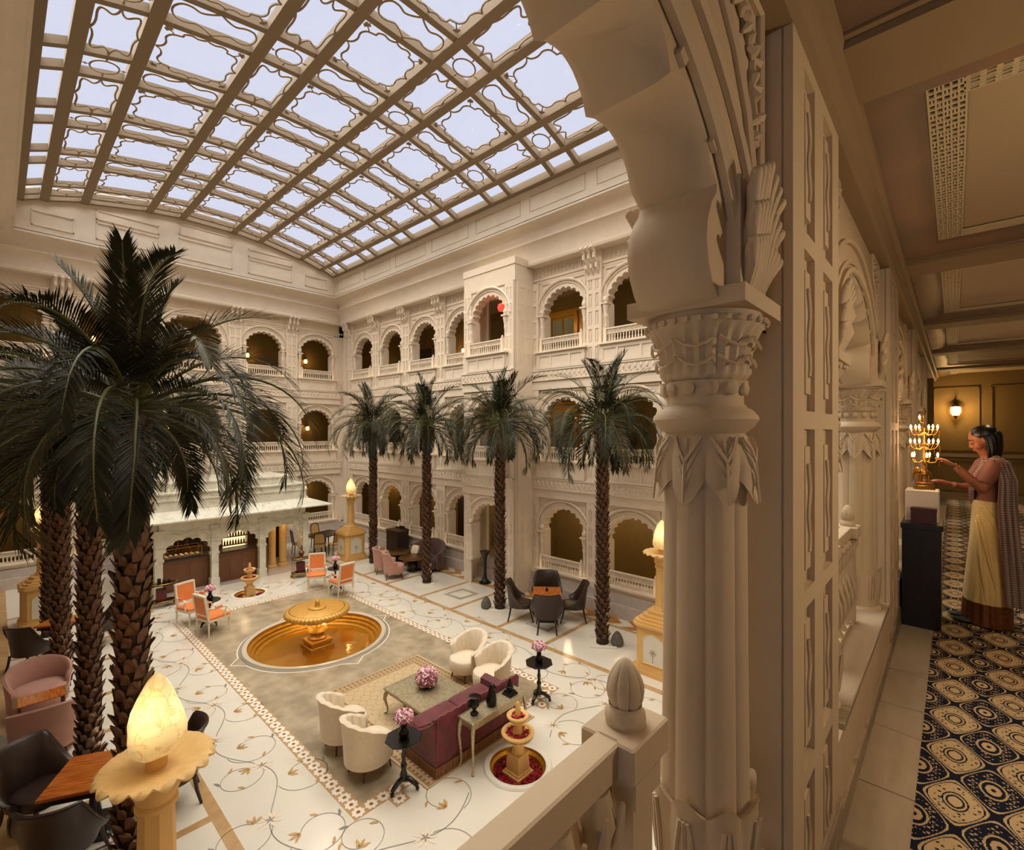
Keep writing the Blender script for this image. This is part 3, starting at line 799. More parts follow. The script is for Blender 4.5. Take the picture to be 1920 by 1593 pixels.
for i in range(len(XS)-1):
    for j in range(len(YR)-1):
        x0, x1, y0, y1 = XS[i]+.07, XS[i+1]-.07, YR[j]+wR, YR[j+1]-wR
        za, zb = zs(YR[j]), zs(YR[j+1])
        b = MB(); h = RD-.03; b.poly(((x0-.1, y0-.1, za+h), (x1+.1, y0-.1, za+h), (x1+.1, y1+.1, zb+h), (x0-.1, y1+.1, zb+h)))
        b.build('pane', 'sky_glass', sky, smooth=0)
        if 0 < i < len(XS)-2 and 0 < j < len(YR)-2:
            wx, wy = XS[i+1]-XS[i] > 1.2, YR[j+1]-YR[j] > 1.3
            kd = 'octo' if wx and wy else 'brace' if wx else 'lensr' if wy else 'oval'
            key = (kd, round(x1-x0, 2), round(y1-y0, 1))
            if kd == 'lensr':
                if key not in TM: TM[key] = trac('lens', (y1-y0)/2, (x1-x0)/2)
                rz = PI/2
            else:
                if key not in TM: TM[key] = trac(kd, (x1-x0)/2, (y1-y0)/2)
                rz = 0
            o = link('tracery', TM[key], sky, ((x0+x1)/2, (y0+y1)/2, (za+zb)/2+.05))
            o.rotation_euler = (math.atan2(zb-za, YR[j+1]-YR[j]), 0, rz) if rz == 0 else (0, 0, rz)
            if rz: o.rotation_mode = 'XYZ'; o.rotation_euler = (0, -math.atan2(zb-za, YR[j+1]-YR[j]), rz)
# ================================================================ galleries behind the arches
for lvl in range(3):
    zf = (.2, 3.4, 6.75)[lvl]; zc = (3.2, 6.55, 9.9)[lvl]
    b = MB(); b.box(-25.2, -.34 if lvl == 1 else -.7, WY+.3, 14.2, zf-.15, zf); b.box(-25.2, -22.4, LY-.3, WY+.3, zf-.15, zf); struct(b.build('floor_gallery', 'marble_sill', smooth=0))
    b = MB(); b.box(-25.2, -.34, WY+.3, 14.2, zc, zc+.05); b.box(-25.2, -22.4, LY-3, WY+.3, zc, zc+.05); struct(b.build('ceiling_gallery', 'gallery_ceil', smooth=0))
    b = MB(); rects = []
    for i in range(12): rects += [(-24.9+i*2.0, -23.3+i*2.0, zf+1.0, zc-.3), (-24.9+i*2.0, -23.3+i*2.0, zf+.2, zf+.85)]
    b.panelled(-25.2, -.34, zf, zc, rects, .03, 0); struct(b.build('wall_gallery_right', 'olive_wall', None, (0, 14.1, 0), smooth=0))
    b = MB(); rects = []
    for i in range(8): rects += [(-3.0+i*2.0, -1.4+i*2.0, zf+1.0, zc-.3), (-3.0+i*2.0, -1.4+i*2.0, zf+.2, zf+.85)]
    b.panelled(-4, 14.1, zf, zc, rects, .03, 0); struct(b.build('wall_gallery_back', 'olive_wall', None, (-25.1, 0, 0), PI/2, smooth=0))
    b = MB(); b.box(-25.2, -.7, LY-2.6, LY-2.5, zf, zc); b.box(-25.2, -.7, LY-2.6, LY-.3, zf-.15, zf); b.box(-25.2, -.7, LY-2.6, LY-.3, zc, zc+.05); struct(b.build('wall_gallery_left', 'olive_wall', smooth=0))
# near long side: plain storeys above and below the walkway
b = MB(); b.box(NX, NX+.3, -3.4, 14.2, 0, 3.1); b.box(NX, NX+.3, -3.4, 14.2, 6.2, 12.3); b.box(-1.6, NX, -.9, WY, 12.2, 12.5)
struct(b.build('wall_near', 'plaster', smooth=0))
# ================================================================ walkway (camera side)
ZF = 3.4
PX = -.339                                  # corridor face of the piers
ww_ = struct(link('wall_walkway', None))
b = MB(); b.box(-.66, 1.75, -3, 15.3, ZF-.2, ZF-.012); fw = struct(b.build('floor_walkway', 'joint_dark', smooth=0))
for i in range(12):
    y = -2.9+i*1.4; b = MB(); b.box(-.66, -.125, y+.003, y+1.397, ZF-.012, ZF); o = b.build('slab', 'marble_sill', fw, smooth=0)
b = MB(); b.box(-.125, 1.7, -3, 15.2, ZF-.012, ZF+.008); tag(b.build('carpet', 'carpet', smooth=0), 'navy and cream patterned carpet running the length of the walkway', 'carpet')
# --- near multifoil arch
def near_outline():
    cus = [(.57, 5.6), (.375, 5.69), (.2, 5.75), (.0, 5.80)]
    half = [(.70, 5.30), (.66, 5.304), (.622, 5.318), (.59, 5.345), (.566, 5.385), (.555, 5.43), (.561, 5.475), (.585, 5.52), (.612, 5.55), (.618, 5.572), (.575, 5.6)]
    def foil(a, c, bulge):
        out = []; dx, dz = c[0]-a[0], c[1]-a[1]; l = math.hypot(dx, dz); nx, nz = dz/l, -dx/l
        if nz < 0: nx, nz = -nx, -nz
        for k in range(1, 9):
            t = k/8; s = math.sin(PI*t)**.75*bulge
            out.append((a[0]+dx*t+nx*s, a[1]+dz*t+nz*s))
        return out
    for a, c in zip(cus, cus[1:]): half += foil(a, c, .055)
    return half + [(-x, z) for x, z in half[::-1][1:]]
NO = near_outline()
AY = .515
b = MB()
arch_face(b, NO[0][0], 5.3, 5.335, .4, 5, 1.035, 6.25, .20, seg=NO[1:-1], back=True, ch=.028)
# mouldings round the arch
for sc, th, yy in ((1.13, .016, -.012), (1.22, .012, -.006), (1.44, .014, -.008)):
    pts = []
    for i in range(33):
        a = PI*(-.0+i/32); pts.append((.66*sc*math.cos(a), yy, 5.36+.46*sc*math.sin(a)))
    b.tube(pts, th, 6)
for sgn in (1, -1):                         # small fins at the cusps and the carved spandrel
    for cx, cz in ((.60, 5.66), (.43, 5.76), (.24, 5.84)):
        b.at((sgn*cx, -.012, cz), ry=sgn*.6); b.box(-.014, .014, 0, .02, -.02, .02); b.at()
    fr = [(.62, 6.17), (.95, 6.17), (.95, 5.72), (.88, 5.70), (.83, 5.84), (.74, 5.96), (.62, 6.05), (.62, 6.17)]
    b.tube([(sgn*x, -.008, z) for x, z in fr], .012, 5)
    r2 = random.Random(3)
    stem = [(.90, 5.78), (.905, 5.86), (.875, 5.93), (.885, 6.01), (.83, 6.07), (.76, 6.1), (.68, 6.12)]
    b.tube([(sgn*x, -.005, z) for x, z in stem], .011, 5)
    for (x, z) in stem:
        for q in range(3):
            a = r2.uniform(0, 6.28); l = .045
            b.tube([(sgn*x, -.006, z), (sgn*(x+l*.6*math.cos(a)), -.016, z+l*.6*math.sin(a)), (sgn*(x+l*math.cos(a)), -.006, z+l*math.sin(a))], [.008, .014, .004], 5)
M_narch = b.mesh('arch_panel', ['near_plaster'], 48)
# --- column: base, fluted shaft, capital
def cap_mesh():
    b = MB()
    lob = lambda n, d, ph=0: (lambda a, r, z: r*(1+d*abs(math.cos(n*a/2+ph))))
    # leaf collar hanging over the shaft top
    rows = []
    N = 96
    def leafrow(r, z, amp, dz, n=8, ph=0):
        return [((r+amp*abs(math.cos(n*(2*PI*k/N)/2+ph))**.7)*math.cos(2*PI*k/N), (r+amp*abs(math.cos(n*(2*PI*k/N)/2+ph))**.7)*math.sin(2*PI*k/N), z-dz*abs(math.cos(n*(2*PI*k/N)/2+ph))**1.4) for k in range(N)]
    b.rings([leafrow(.095, 5.0, 0, 0), leafrow(.104, 4.985, .004, 0), leafrow(.112, 4.95, .008, .01), leafrow(.116, 4.92, .012, .03), leafrow(.113, 4.89, .012, .05), leafrow(.112, 4.875, .022, .06), leafrow(.10, 4.885, .018, .05), leafrow(.085, 4.92, 0, 0)], False, False)
    # chevron ribs on the leaves
    for L in range(8):
        a0 = 2*PI*L/8
        for q in range(3):
            for s in (1, -1):
                da = s*(.30-.05*q); z0 = 4.985-.03*q
                p = [(.113*math.cos(a0+da), .113*math.sin(a0+da), z0), (.126*math.cos(a0+da*.5), .126*math.sin(a0+da*.5), z0-.03), (.129*math.cos(a0), .129*math.sin(a0), z0-.062)]
                b.tube(p, .0055, 4)
        b.tube([(.11*math.cos(a0), .11*math.sin(a0), 4.98), (.13*math.cos(a0), .13*math.sin(a0), 4.91), (.14*math.cos(a0), .14*math.sin(a0), 4.82)], [.005, .006, .003], 4)
    # torus and rings
    b.lathe([(.09, 4.985), (.102, 4.995), (.108, 5.0), (.122, 5.012), (.134, 5.03), (.132, 5.04), (.118, 5.055), (.104, 5.063), (.102, 5.068), (.09, 5.068)], 40, None, False, False)
    # petal cup
    b.lathe([(.098, 5.066), (.096, 5.1), (.1, 5.118), (.106, 5.13), (.094, 5.132)], 48, lambda a, r, z: r*(1+.05*abs(math.cos(6*a))) if z > 5.1 else r, False, False)
    for k in range(12):
        a = 2*PI*k/12; b.at((.102*math.cos(a), .102*math.sin(a), 5.112), rz=a); b.sphere((0, 0, 0), (.012, .02, .022), 6, 4); b.at()
    # ribbed bell
    b.lathe([(.095, 5.128), (.108, 5.14), (.112, 5.15), (.112, 5.18), (.115, 5.205), (.122, 5.23), (.134, 5.255), (.15, 5.275), (.152, 5.284), (.14, 5.288), (.14, 5.302)], 96, lambda a, r, z: r*(1+.035*math.cos(24*a)) if 5.145 < z < 5.27 else r, False, False)
    for k in range(8):                       # scale outline scallops and rim beads
        a0 = 2*PI*k/8+.2
        for (z0, r0) in ((5.19, .119), (5.235, .131)):
            b.tube([((r0+.002+.004*math.cos(q))*math.cos(a0+q*.36), (r0+.002+.004*math.cos(q))*math.sin(a0+q*.36), z0-.024*math.cos(q*PI/2)) for q in (-1, -.5, 0, .5, 1)], .0045, 4)
    for k in range(30):
        a = 2*PI*k/30; b.sphere((.151*math.cos(a), .151*math.sin(a), 5.277), .009, 5, 4)
    b.box(-.15, .15, -.15, .15, 5.30, 5.342)
    return b.mesh('capital', ['near_plaster'], 40)
def shaft_mesh():
    b = MB()
    def fl(a, r, z):
        u = (8*a/(2*PI)) % 1
        return r*(.93+.09*math.sin(PI*u)**.55 + (.012 if .46 < u < .54 else 0))
    b.lathe([(.112, 4.03), (.108, 4.4), (.104, 4.95)], 96, fl, False, False)
    return b.mesh('shaft', ['near_plaster'], 60)
def base_mesh():
    b = MB()
    N = 96
    def row(r, z, amp, dz, n=8, ph=0):
        return [((r+amp*abs(math.cos(n*PI*k/N+ph)))*math.cos(2*PI*k/N), (r+amp*abs(math.cos(n*PI*k/N+ph)))*math.sin(2*PI*k/N), z+dz*abs(math.cos(n*PI*k/N+ph))**1.5) for k in range(N)]
    b.rings([row(.12, 3.8, 0, 0), row(.118, 3.86, .006, 0), row(.122, 3.93, .01, .01), row(.122, 3.98, .012, .025), row(.118, 4.02, .016, .03), row(.118, 4.03, .022, .045), row(.1, 4.03, .01, .01)], False, False)
    for k in range(8):
        a = 2*PI*k/8
        for q in (-.13, 0, .13):
            b.tube([(.126*math.cos(a+q), .126*math.sin(a+q), 3.86), (.134*math.cos(a+q*1.3), .134*math.sin(a+q*1.3), 3.94), (.138*math.cos(a+q*.6), .138*math.sin(a+q*.6), 4.02)], .006, 4)
    b.lathe([(.13, 3.62), (.15, 3.66), (.15, 3.7), (.125, 3.74), (.14, 3.78), (.12, 3.81)], 32, None, False, False)
    b.box(-.155, .155, -.155, .155, 3.4, 3.62)
    return b.mesh('base', ['near_plaster'], 40)
def leaf_bracket_mesh():
    b = MB()
    b.box(-.09, .09, -.018, .05, 5.34, 5.62)
    for tier, (z0, h, out, n) in enumerate(((5.34, .14, .016, 9), (5.385, .18, .02, 8), (5.44, .215, .022, 7))):
        for k in range(n):
            u = (k-(n-1)/2)/((n-1)/2)
            x0, x1 = u*.05, u*.105
            pts = [(x0, -.015, z0), (x0+.3*(x1-x0), -.03-.4*out, z0+h*.45), (x1*.85, -.03-.8*out, z0+h*.8*(1-.2*abs(u))), (x1, -.03-out*1.3, z0+h*(1-.25*abs(u)))]
            b.tube(pts, [.010, .0145, .0165, .014], 8); b.sphere(pts[-1], .0135, 8, 5)
    return b.mesh('bracket', ['near_plaster'], 45)
M_cap, M_sh, M_base, M_lb = cap_mesh(), shaft_mesh(), base_mesh(), leaf_bracket_mesh()
def pier_mesh():
    b = MB(); rects = []
    for (u0, u1) in ((.14, .29), (.43, .60)):
        for k in range(5):
            z = 6.12-.557*k-.5; rects.append((u0, u1, z, z+.5))
    b.panelled(0, .73, 3.4, 6.3, rects, .022, 0)
    for (u0, u1, z0, z1) in rects:           # raised inner rim and a carved wavy bead
        c = (u0+u1)/2
        b.box(c-.034, c+.034, .004, .024, z0+.055, z1-.055, ty=.002)
        b.tube([(c+.012*math.sin(i*1.1), .002, z0+.11+(z1-z0-.22)*i/10) for i in range(11)], .007, 5)
    b.box(0, .73, .024, .30, 3.4, 6.3)
    b.poly(((0, 0, 3.4), (0, .03, 3.4), (0, .03, 6.3), (0, 0, 6.3))); b.poly(((.73, 0, 3.4), (.73, .03, 3.4), (.73, .03, 6.3), (.73, 0, 6.3)))
    return b.mesh('pier', ['near_plaster'], 30)
M_pier = pier_mesh()
b = MB(); b.box(-.012, .742, -.014, .31, 3.4, 3.53); b.box(-.006, .736, -.008, .3, 3.53, 3.55); M_pbase = b.mesh('pier_base', ['marble_sill'], 0)
# --- balustrade between the columns
def vase_baluster():
    b = MB()
    pet = lambda a, r, z: r*(1+.12*abs(math.cos(3*a))) if r > .03 else r
    b.lathe([(.03, 3.79), (.032, 3.82), (.018, 3.85), (.03, 3.9), (.044, 3.97), (.043, 4.03), (.03, 4.09), (.018, 4.14), (.024, 4.17), (.02, 4.19), (.03, 4.22), (.04, 4.27), (.034, 4.3), (.03, 4.33)], 24, pet)
    for k in range(6):
        a = k*PI/3
        b.tube([(.03*math.cos(a), .03*math.sin(a), 3.9), (.052*math.cos(a), .052*math.sin(a), 3.98), (.05*math.cos(a), .05*math.sin(a), 4.05), (.03*math.cos(a), .03*math.sin(a), 4.12)], [.006, .012, .01, .004], 5)
        b.tube([(.02*math.cos(a+.5), .02*math.sin(a+.5), 4.19), (.045*math.cos(a+.5), .045*math.sin(a+.5), 4.25), (.055*math.cos(a+.5), .055*math.sin(a+.5), 4.31)], [.006, .013, .005], 5)
    return b.mesh('baluster', ['near_plaster'], 60)
M_vb = vase_baluster()
def newel_mesh():
    b = MB()
    b.box(-.04, .04, -.04, .04, 3.79, 4.34); b.box(-.052, .052, -.052, .052, 4.27, 4.32)
    b.bbox(-.06, .06, -.075, .075, 4.333, 4.40, .004); return b.mesh('newel_post', ['near_plaster'], 30)
def finial_mesh():
    b = MB()
    b.lathe([(.040, 4.40), (.042, 4.411), (.041, 4.422), (.034, 4.429), (.031, 4.436), (.034, 4.44)], 40, None, False, False)
    gro = lambda a, r, z: r*(1-.10*max(0, math.cos(8*a))**6*(1 if z < 4.515 else .6))
    b.lathe([(.031, 4.437), (.0365, 4.452), (.0385, 4.468), (.0355, 4.487), (.0275, 4.505), (.0165, 4.521), (.0065, 4.53), (.0005, 4.532)], 64, gro, False, True)
    return b.mesh('finial', ['near_plaster'], 60)
M_nw, M_fin = newel_mesh(), finial_mesh()
b = MB(); b.bbox(-.5275, -.473, -.31, .31, 4.335, 4.40, .004); M_nrail = b.mesh('rail', ['near_plaster'], 30)
b = MB(); b.box(-.53, -.47, -.31, .31, 3.79, 3.815); M_nrail2 = b.mesh('rail', ['near_plaster'], 0)
b = MB(); b.box(-.56, PX, -1.035, 1.035, 3.4, 3.76); M_npar = b.mesh('parapet', ['near_plaster'], 0)
b = MB(); b.bbox(-.60, PX+.006, -.93, .93, 3.76, 3.79, .004); M_nsill = b.mesh('sill', ['marble_sill'], 30)
b = MB(); b.box(PX, PX+.014, -1.03, 1.03, 3.4, 3.49); M_nskirt = b.mesh('baseboard', ['marble_sill'], 0)
for k in range(-1, 5):
    ay = AY+2.8*k
    if k < 4:
        p = link('pier', M_pier, ww_, (PX, 1.55+2.8*k, 0), PI/2); link('pier_base', M_pbase, ww_, (PX, 1.55+2.8*k, 0), PI/2)
    if ay > 11: continue
    link('arch_panel', M_narch, ww_, (-.41, ay, 0), PI/2)
    for s in (-1, 1):
        c = (-.5, ay+s*.795, 0)
        link('capital', M_cap, ww_, c); link('shaft', M_sh, ww_, c, PI/8); link('base', M_base, ww_, c)
        link('bracket', M_lb, ww_, (-.395, ay+s*.79, 0), PI/2); link('bracket', M_lb, ww_, (-.605, ay+s*.79, 0), -PI/2)
    link('parapet', M_npar, ww_, (0, ay, 0)); link('sill', M_nsill, ww_, (0, ay, 0)); link('baseboard', M_nskirt, ww_, (0, ay, 0))
    if k >= 0:
        t = thing('balustrade', ['carved stone balustrade with a bud finial, closest one below the large arch', 'carved stone balustrade seen just past the panelled pier', 'carved stone balustrade behind the black cabinet', 'carved stone balustrade at the far end of the walkway'][k], 'balustrade', (0, ay, 0))
        link('rail', M_nrail, t); link('rail', M_nrail2, t)
        for s in (-1, 1):
            n_ = link('newel_post', M_nw, t, (-.5, s*.37, 0)); link('finial', M_fin, n_)
        for q in range(5): link('baluster', M_vb, t, (-.5, -.25+.125*q, 0))
# entablature and corridor trims
b = MB(); b.box(-.66, PX, -3, 14.2, 6.17, 6.7)
pr = [(PX, 6.17), (PX+.02, 6.18), (PX+.025, 6.2), (PX+.04, 6.215), (PX+.045, 6.24), (PX+.07, 6.25), (PX+.075, 6.27), (PX+.075, 6.3)]
b.rings([[(x, y, z) for x, z in pr] for y in (-3, 15)], False, False, False)
b.build('cornice', 'ceil_trim', ww_, smooth=40)
CX1 = 1.65
b = MB(); b.panelled(-15.3, 3, 3.4, 6.5, [(-15+1.8*i, -13.5+1.8*i, 4.3, 6.0) for i in range(10)], .02, 0)
struct(b.build('wall_walkway_right', 'olive_wall', None, (CX1, 0, 0), -PI/2, smooth=0))
b = MB(); b.box(-2.6, 2, 15.2, 15.4, 3.4, 6.9)
we = struct(b.build('wall_walkway_end', 'olive_wall', smooth=0))
for (x0, x1, z0, z1) in ((-.36, .42, 4.55, 6.02), (.6, 1.5, 4.55, 6.02), (-.36, .42, 3.62, 4.35), (.6, 1.5, 3.62, 4.35)):
    b = MB(); q = .025
    for r in ((x0, x1, z0, z0+q), (x0, x1, z1-q, z1), (x0, x0+q, z0, z1), (x1-q, x1, z0, z1)): b.box(r[0], r[1], 15.175, 15.2, r[2], r[3])
    b.build('panel', 'olive_wall', we, smooth=0)
b = MB(); b.box(-2.6, 2, 15.16, 15.2, 3.4, 3.58); b.box(-2.6, 2, 15.17, 15.2, 4.4, 4.48); b.build('baseboard', 'ceil_trim', we, smooth=0)
# ceiling: beams and coffers
ce = struct(link('ceiling', None))
b = MB(); b.box(-.66, 1.75, -3, 15.4, 6.52, 6.6); b.build('ceiling_slab', 'ceil_panel', ce, smooth=0)
bm = MB(); bm.box(PX, CX1, .03, .39, 6.25, 6.55)
for y in (0, .39): bm.box(PX, CX1, y, y+.03, 6.275, 6.55)
for y in (-.02, .42): bm.box(PX, CX1, y, y+.02, 6.30, 6.55)
M_beam = bm.mesh('beam', ['ceil_trim'], 0)
x0, x1, y0, y1 = PX+.07, CX1-.02, 0, 2.38
cv = MB(); rows = []
for i in range(8):
    a = PI/2*i/7; ins = .27*(1-math.cos(a)) if False else .19*math.sin(a); z = 6.285+.06*(1-math.cos(a))+.0
    rows.append([(x0+ins, y0+ins, z), (x1-ins, y0+ins, z), (x1-ins, y1-ins, z), (x0+ins, y1-ins, z)])
cv.rings(rows, False, False); M_cove = cv.mesh('cove', ['ceil_copper'], 60)
ci = .19
cp = MB(); cp.box(x0+ci, x1-ci, y0+ci, y1-ci, 6.345, 6.37); M_cp = cp.mesh('ceiling_panel', ['ceil_panel'], 0)
def jali_strip(L, wd, nl, nw_):
    b = MB(); cl, cw = L/nl, wd/nw_
    # pierced sheet: solid bars between rows of holes, over a dark sheet painting the shade inside them
    for i in range(nl+1): b.box(i*cl-cl*.2, i*cl+cl*.2, 0, wd, -.008, 0)
    for j in range(nw_+1): b.box(0, L, j*cw-cw*.16, j*cw+cw*.16, -.009, 0)
    for i in range(nl):
        for j in range(nw_):
            if (i+j) % 3 == 0 or j == nw_//2 and i % 2: b.box((i+.15)*cl, (i+.85)*cl, (j+.35)*cw, (j+.65)*cw, -.0085, 0)
    b.mi = 1; b.box(0, L, 0, wd, .0, .006)
    return b.mesh('jali_strip', ['jali', 'jali_hole_shade'], 0)
Ly, Lx = y1-y0-2*ci, x1-x0-2*ci
M_j1, M_j2 = jali_strip(Ly, .115, 46, 5), jali_strip(Lx-.23, .115, 30, 5)
for k in range(-2, 5):
    yb = 1.86+2.8*k
    link('beam', M_beam, ce, (0, yb, 0))
    yc = yb+.42
    link('cove', M_cove, ce, (0, yc, 0)); link('ceiling_panel', M_cp, ce, (0, yc, 0))
    o = link('jali_strip', M_j1, ce, (x0+ci+.115, yc+y0+ci, 6.339), PI/2); link('jali_strip', M_j1, ce, (x1-ci, yc+y0+ci, 6.339), PI/2)
    link('jali_strip', M_j2, ce, (x0+ci+.115, yc+y0+ci, 6.339)); link('jali_strip', M_j2, ce, (x0+ci+.115, yc+y1-ci-.115, 6.339))
# ================================================================ fountains
def rosebed(rad, h, n, seed, rin=0.0, z=0):
    r = random.Random(seed); b = MB()
    for i in range(n):
        a = r.uniform(0, 2*PI); q = math.sqrt(r.uniform((rin/rad)**2, 1))*rad; s = r.uniform(.012, .022)
        b.at((q*math.cos(a), q*math.sin(a), z+r.uniform(0, h)), rz=r.uniform(0, 6), rx=r.uniform(-.8, .8), ry=r.uniform(-.8, .8))
        b.poly(((-s, -s*.6, 0), (0, -s, -.004), (s, -s*.5, .004), (s, s*.6, .003), (0, s, -.003), (-s, s*.5, .004)))
    return b
t = thing('fountain', 'large gilded fountain with a fluted bowl in a round sunken pool', 'fountain', (POOLS[1][0], POOLS[1][1], 0))
b = MB(); b.lathe([(1.5, .0), (1.5, .035), (1.53, .045), (1.60, .045), (1.61, .03), (1.62, .03), (1.63, .018), (1.65, .018), (1.66, .004)], 64, None, False, False); b.build('rim', 'pool_rim', t)
b = MB()
for r_ in (1.612, 1.642): b.lathe([(r_-.007, .034), (r_+.007, .034)], 64, None, False, False)
b.build('rim_inlay', 'inlay_green', t)
b = MB(); b.lathe([(1.5, .035), (1.49, -.03), (1.42, -.05), (1.42, -.1), (1.36, -.12), (1.34, -.17), (1.26, -.19), (1.25, -.25), (.05, -.25)], 64, None, False, True); b.build('pool', 'gold', t)
b = MB(); b.lathe([(1.26, -.205), (.02, -.205)], 48, None, False, True); stuff(b.build('water', 'gold_water', t))
b = MB()
for k in range(4):                          # white line star points round the rim
    a = k*PI/2
    p = [(1.68*math.cos(a-.16), 1.68*math.sin(a-.16)), (1.9*math.cos(a), 1.9*math.sin(a)), (1.68*math.cos(a+.16), 1.68*math.sin(a+.16))]; ribbon(b, p, .025, .0055)
    ribbon(b, [(1.69*math.cos(a+.16+i*.1245), 1.69*math.sin(a+.16+i*.1245)) for i in range(11)], .022, .0055)
b.build('inlay_line', 'inlay_white', t, smooth=0)
b = MB(); b.bbox(-.29, .29, -.29, .29, -.25, -.12, .01); b.bbox(-.24, .24, -.24, .24, -.12, -.05, .01); b.bbox(-.26, .26, -.26, .26, -.05, .0, .01)
flu = lambda n, d: (lambda a, r, z: r*(1+d*abs(math.cos(n*a/2))))
b.lathe([(.2, .0), (.21, .04), (.15, .08), (.13, .12)], 24); b.lathe([(.14, .12), (.22, .2), (.2, .27), (.13, .31)], 48, flu(14, .08)); b.lathe([(.13, .31), (.11, .36), (.14, .4)], 24)
b.build('pedestal', 'gold_stone', t)
b = MB(); b.lathe([(.13, .38), (.3, .42), (.5, .5), (.6, .57)], 72, flu(28, .05), True, False)
b.lathe([(.6, .57), (.67, .578), (.715, .605), (.725, .645), (.71, .685), (.67, .712), (.62, .72)], 192, lambda a, r, z: r*(1+.03*abs(math.cos(24*a))), False, False)
b.lathe([(.62, .72), (.6, .732), (.03, .735)], 48, None, False, True); b.build('bowl', 'gold_stone', t)
b = MB(); b.lathe([(.2, .735), (.21, .755), (.19, .765), (.07, .77), (.06, .8), (.045, .83), (.06, .86), (.05, .9), (.03, .92), (.005, .925)], 24); b.build('finial', 'gold_stone', t)
for a in range(6):
    light('POINT', (POOLS[1][0]+.33*math.cos(a), POOLS[1][1]+.33*math.sin(a), .36), 1.6, (1, .72, .32), .03, name='fountain_lamp')
def small_fountain(x, y, label, seed):
    t = thing('tiered_fountain', label, 'fountain', (x, y, 0))
    b = MB(); b.lathe([(.42, 0), (.42, .02), (.44, .03), (.5, .03), (.51, .015), (.52, .003)], 48, None, False, False); b.build('rim', 'sand_panel', t)
    b = MB(); b.lathe([(.42, .02), (.41, -.02), (.37, -.05), (.36, -.13), (.02, -.13)], 48, None, False, True); b.build('basin', 'gold', t)
    stuff(rosebed(.36, .03, 900, seed, .12, -.11).build('rose_petals', 'roses', t, smooth=0))
    b = MB(); b.bbox(-.17, .17, -.17, .17, -.13, -.06, .008); b.bbox(-.145, .145, -.145, .145, -.06, -.03, .008); b.box(-.125, .125, -.125, .125, -.03, .2, .012, .012); b.bbox(-.13, .13, -.13, .13, .2, .225, .008)
    b.lathe([(.1, .225), (.085, .26), (.075, .32), (.09, .345)], 24, flu(10, .08)); b.build('pedestal', 'sand', t)
    b = MB(); b.lathe([(.085, .335), (.12, .37), (.2, .43), (.225, .47)], 48, flu(20, .07), True, False); b.lathe([(.225, .47), (.245, .49), (.25, .515), (.235, .53), (.2, .525), (.175, .5), (.05, .495)], 48, None, False, True)
    lb = b.build('lower_bowl', 'sand', t)
    stuff(rosebed(.17, .015, 190, seed+1, .05, .497).build('rose_petals', 'roses', lb, smooth=0))
    b = MB(); b.lathe([(.085, .49), (.06, .54), (.05, .62), (.07, .66)], 24, flu(8, .1)); b.lathe([(.07, .65), (.12, .69), (.145, .72)], 40, flu(16, .07), False, False); b.lathe([(.145, .72), (.165, .74), (.168, .765), (.155, .775), (.12, .765), (.1, .75), (.03, .745)], 40, None, False, True)
    ub = b.build('upper_bowl', 'sand', t)
    stuff(rosebed(.1, .015, 80, seed+2, .03, .747).build('rose_petals', 'roses', ub, smooth=0))
    b = MB(); b.lathe([(.05, .74), (.04, .8), (.045, .84), (.035, .88), (.03, .93), (.015, .955), (.0, .96)], 16); b.build('finial', 'sand', t)
small_fountain(POOLS[2][0], POOLS[2][1], 'small tiered stone fountain with rose petals behind the console table', 11)
small_fountain(POOLS[0][0], POOLS[0][1], 'small tiered stone fountain with rose petals in front of the marble pavilion', 21)
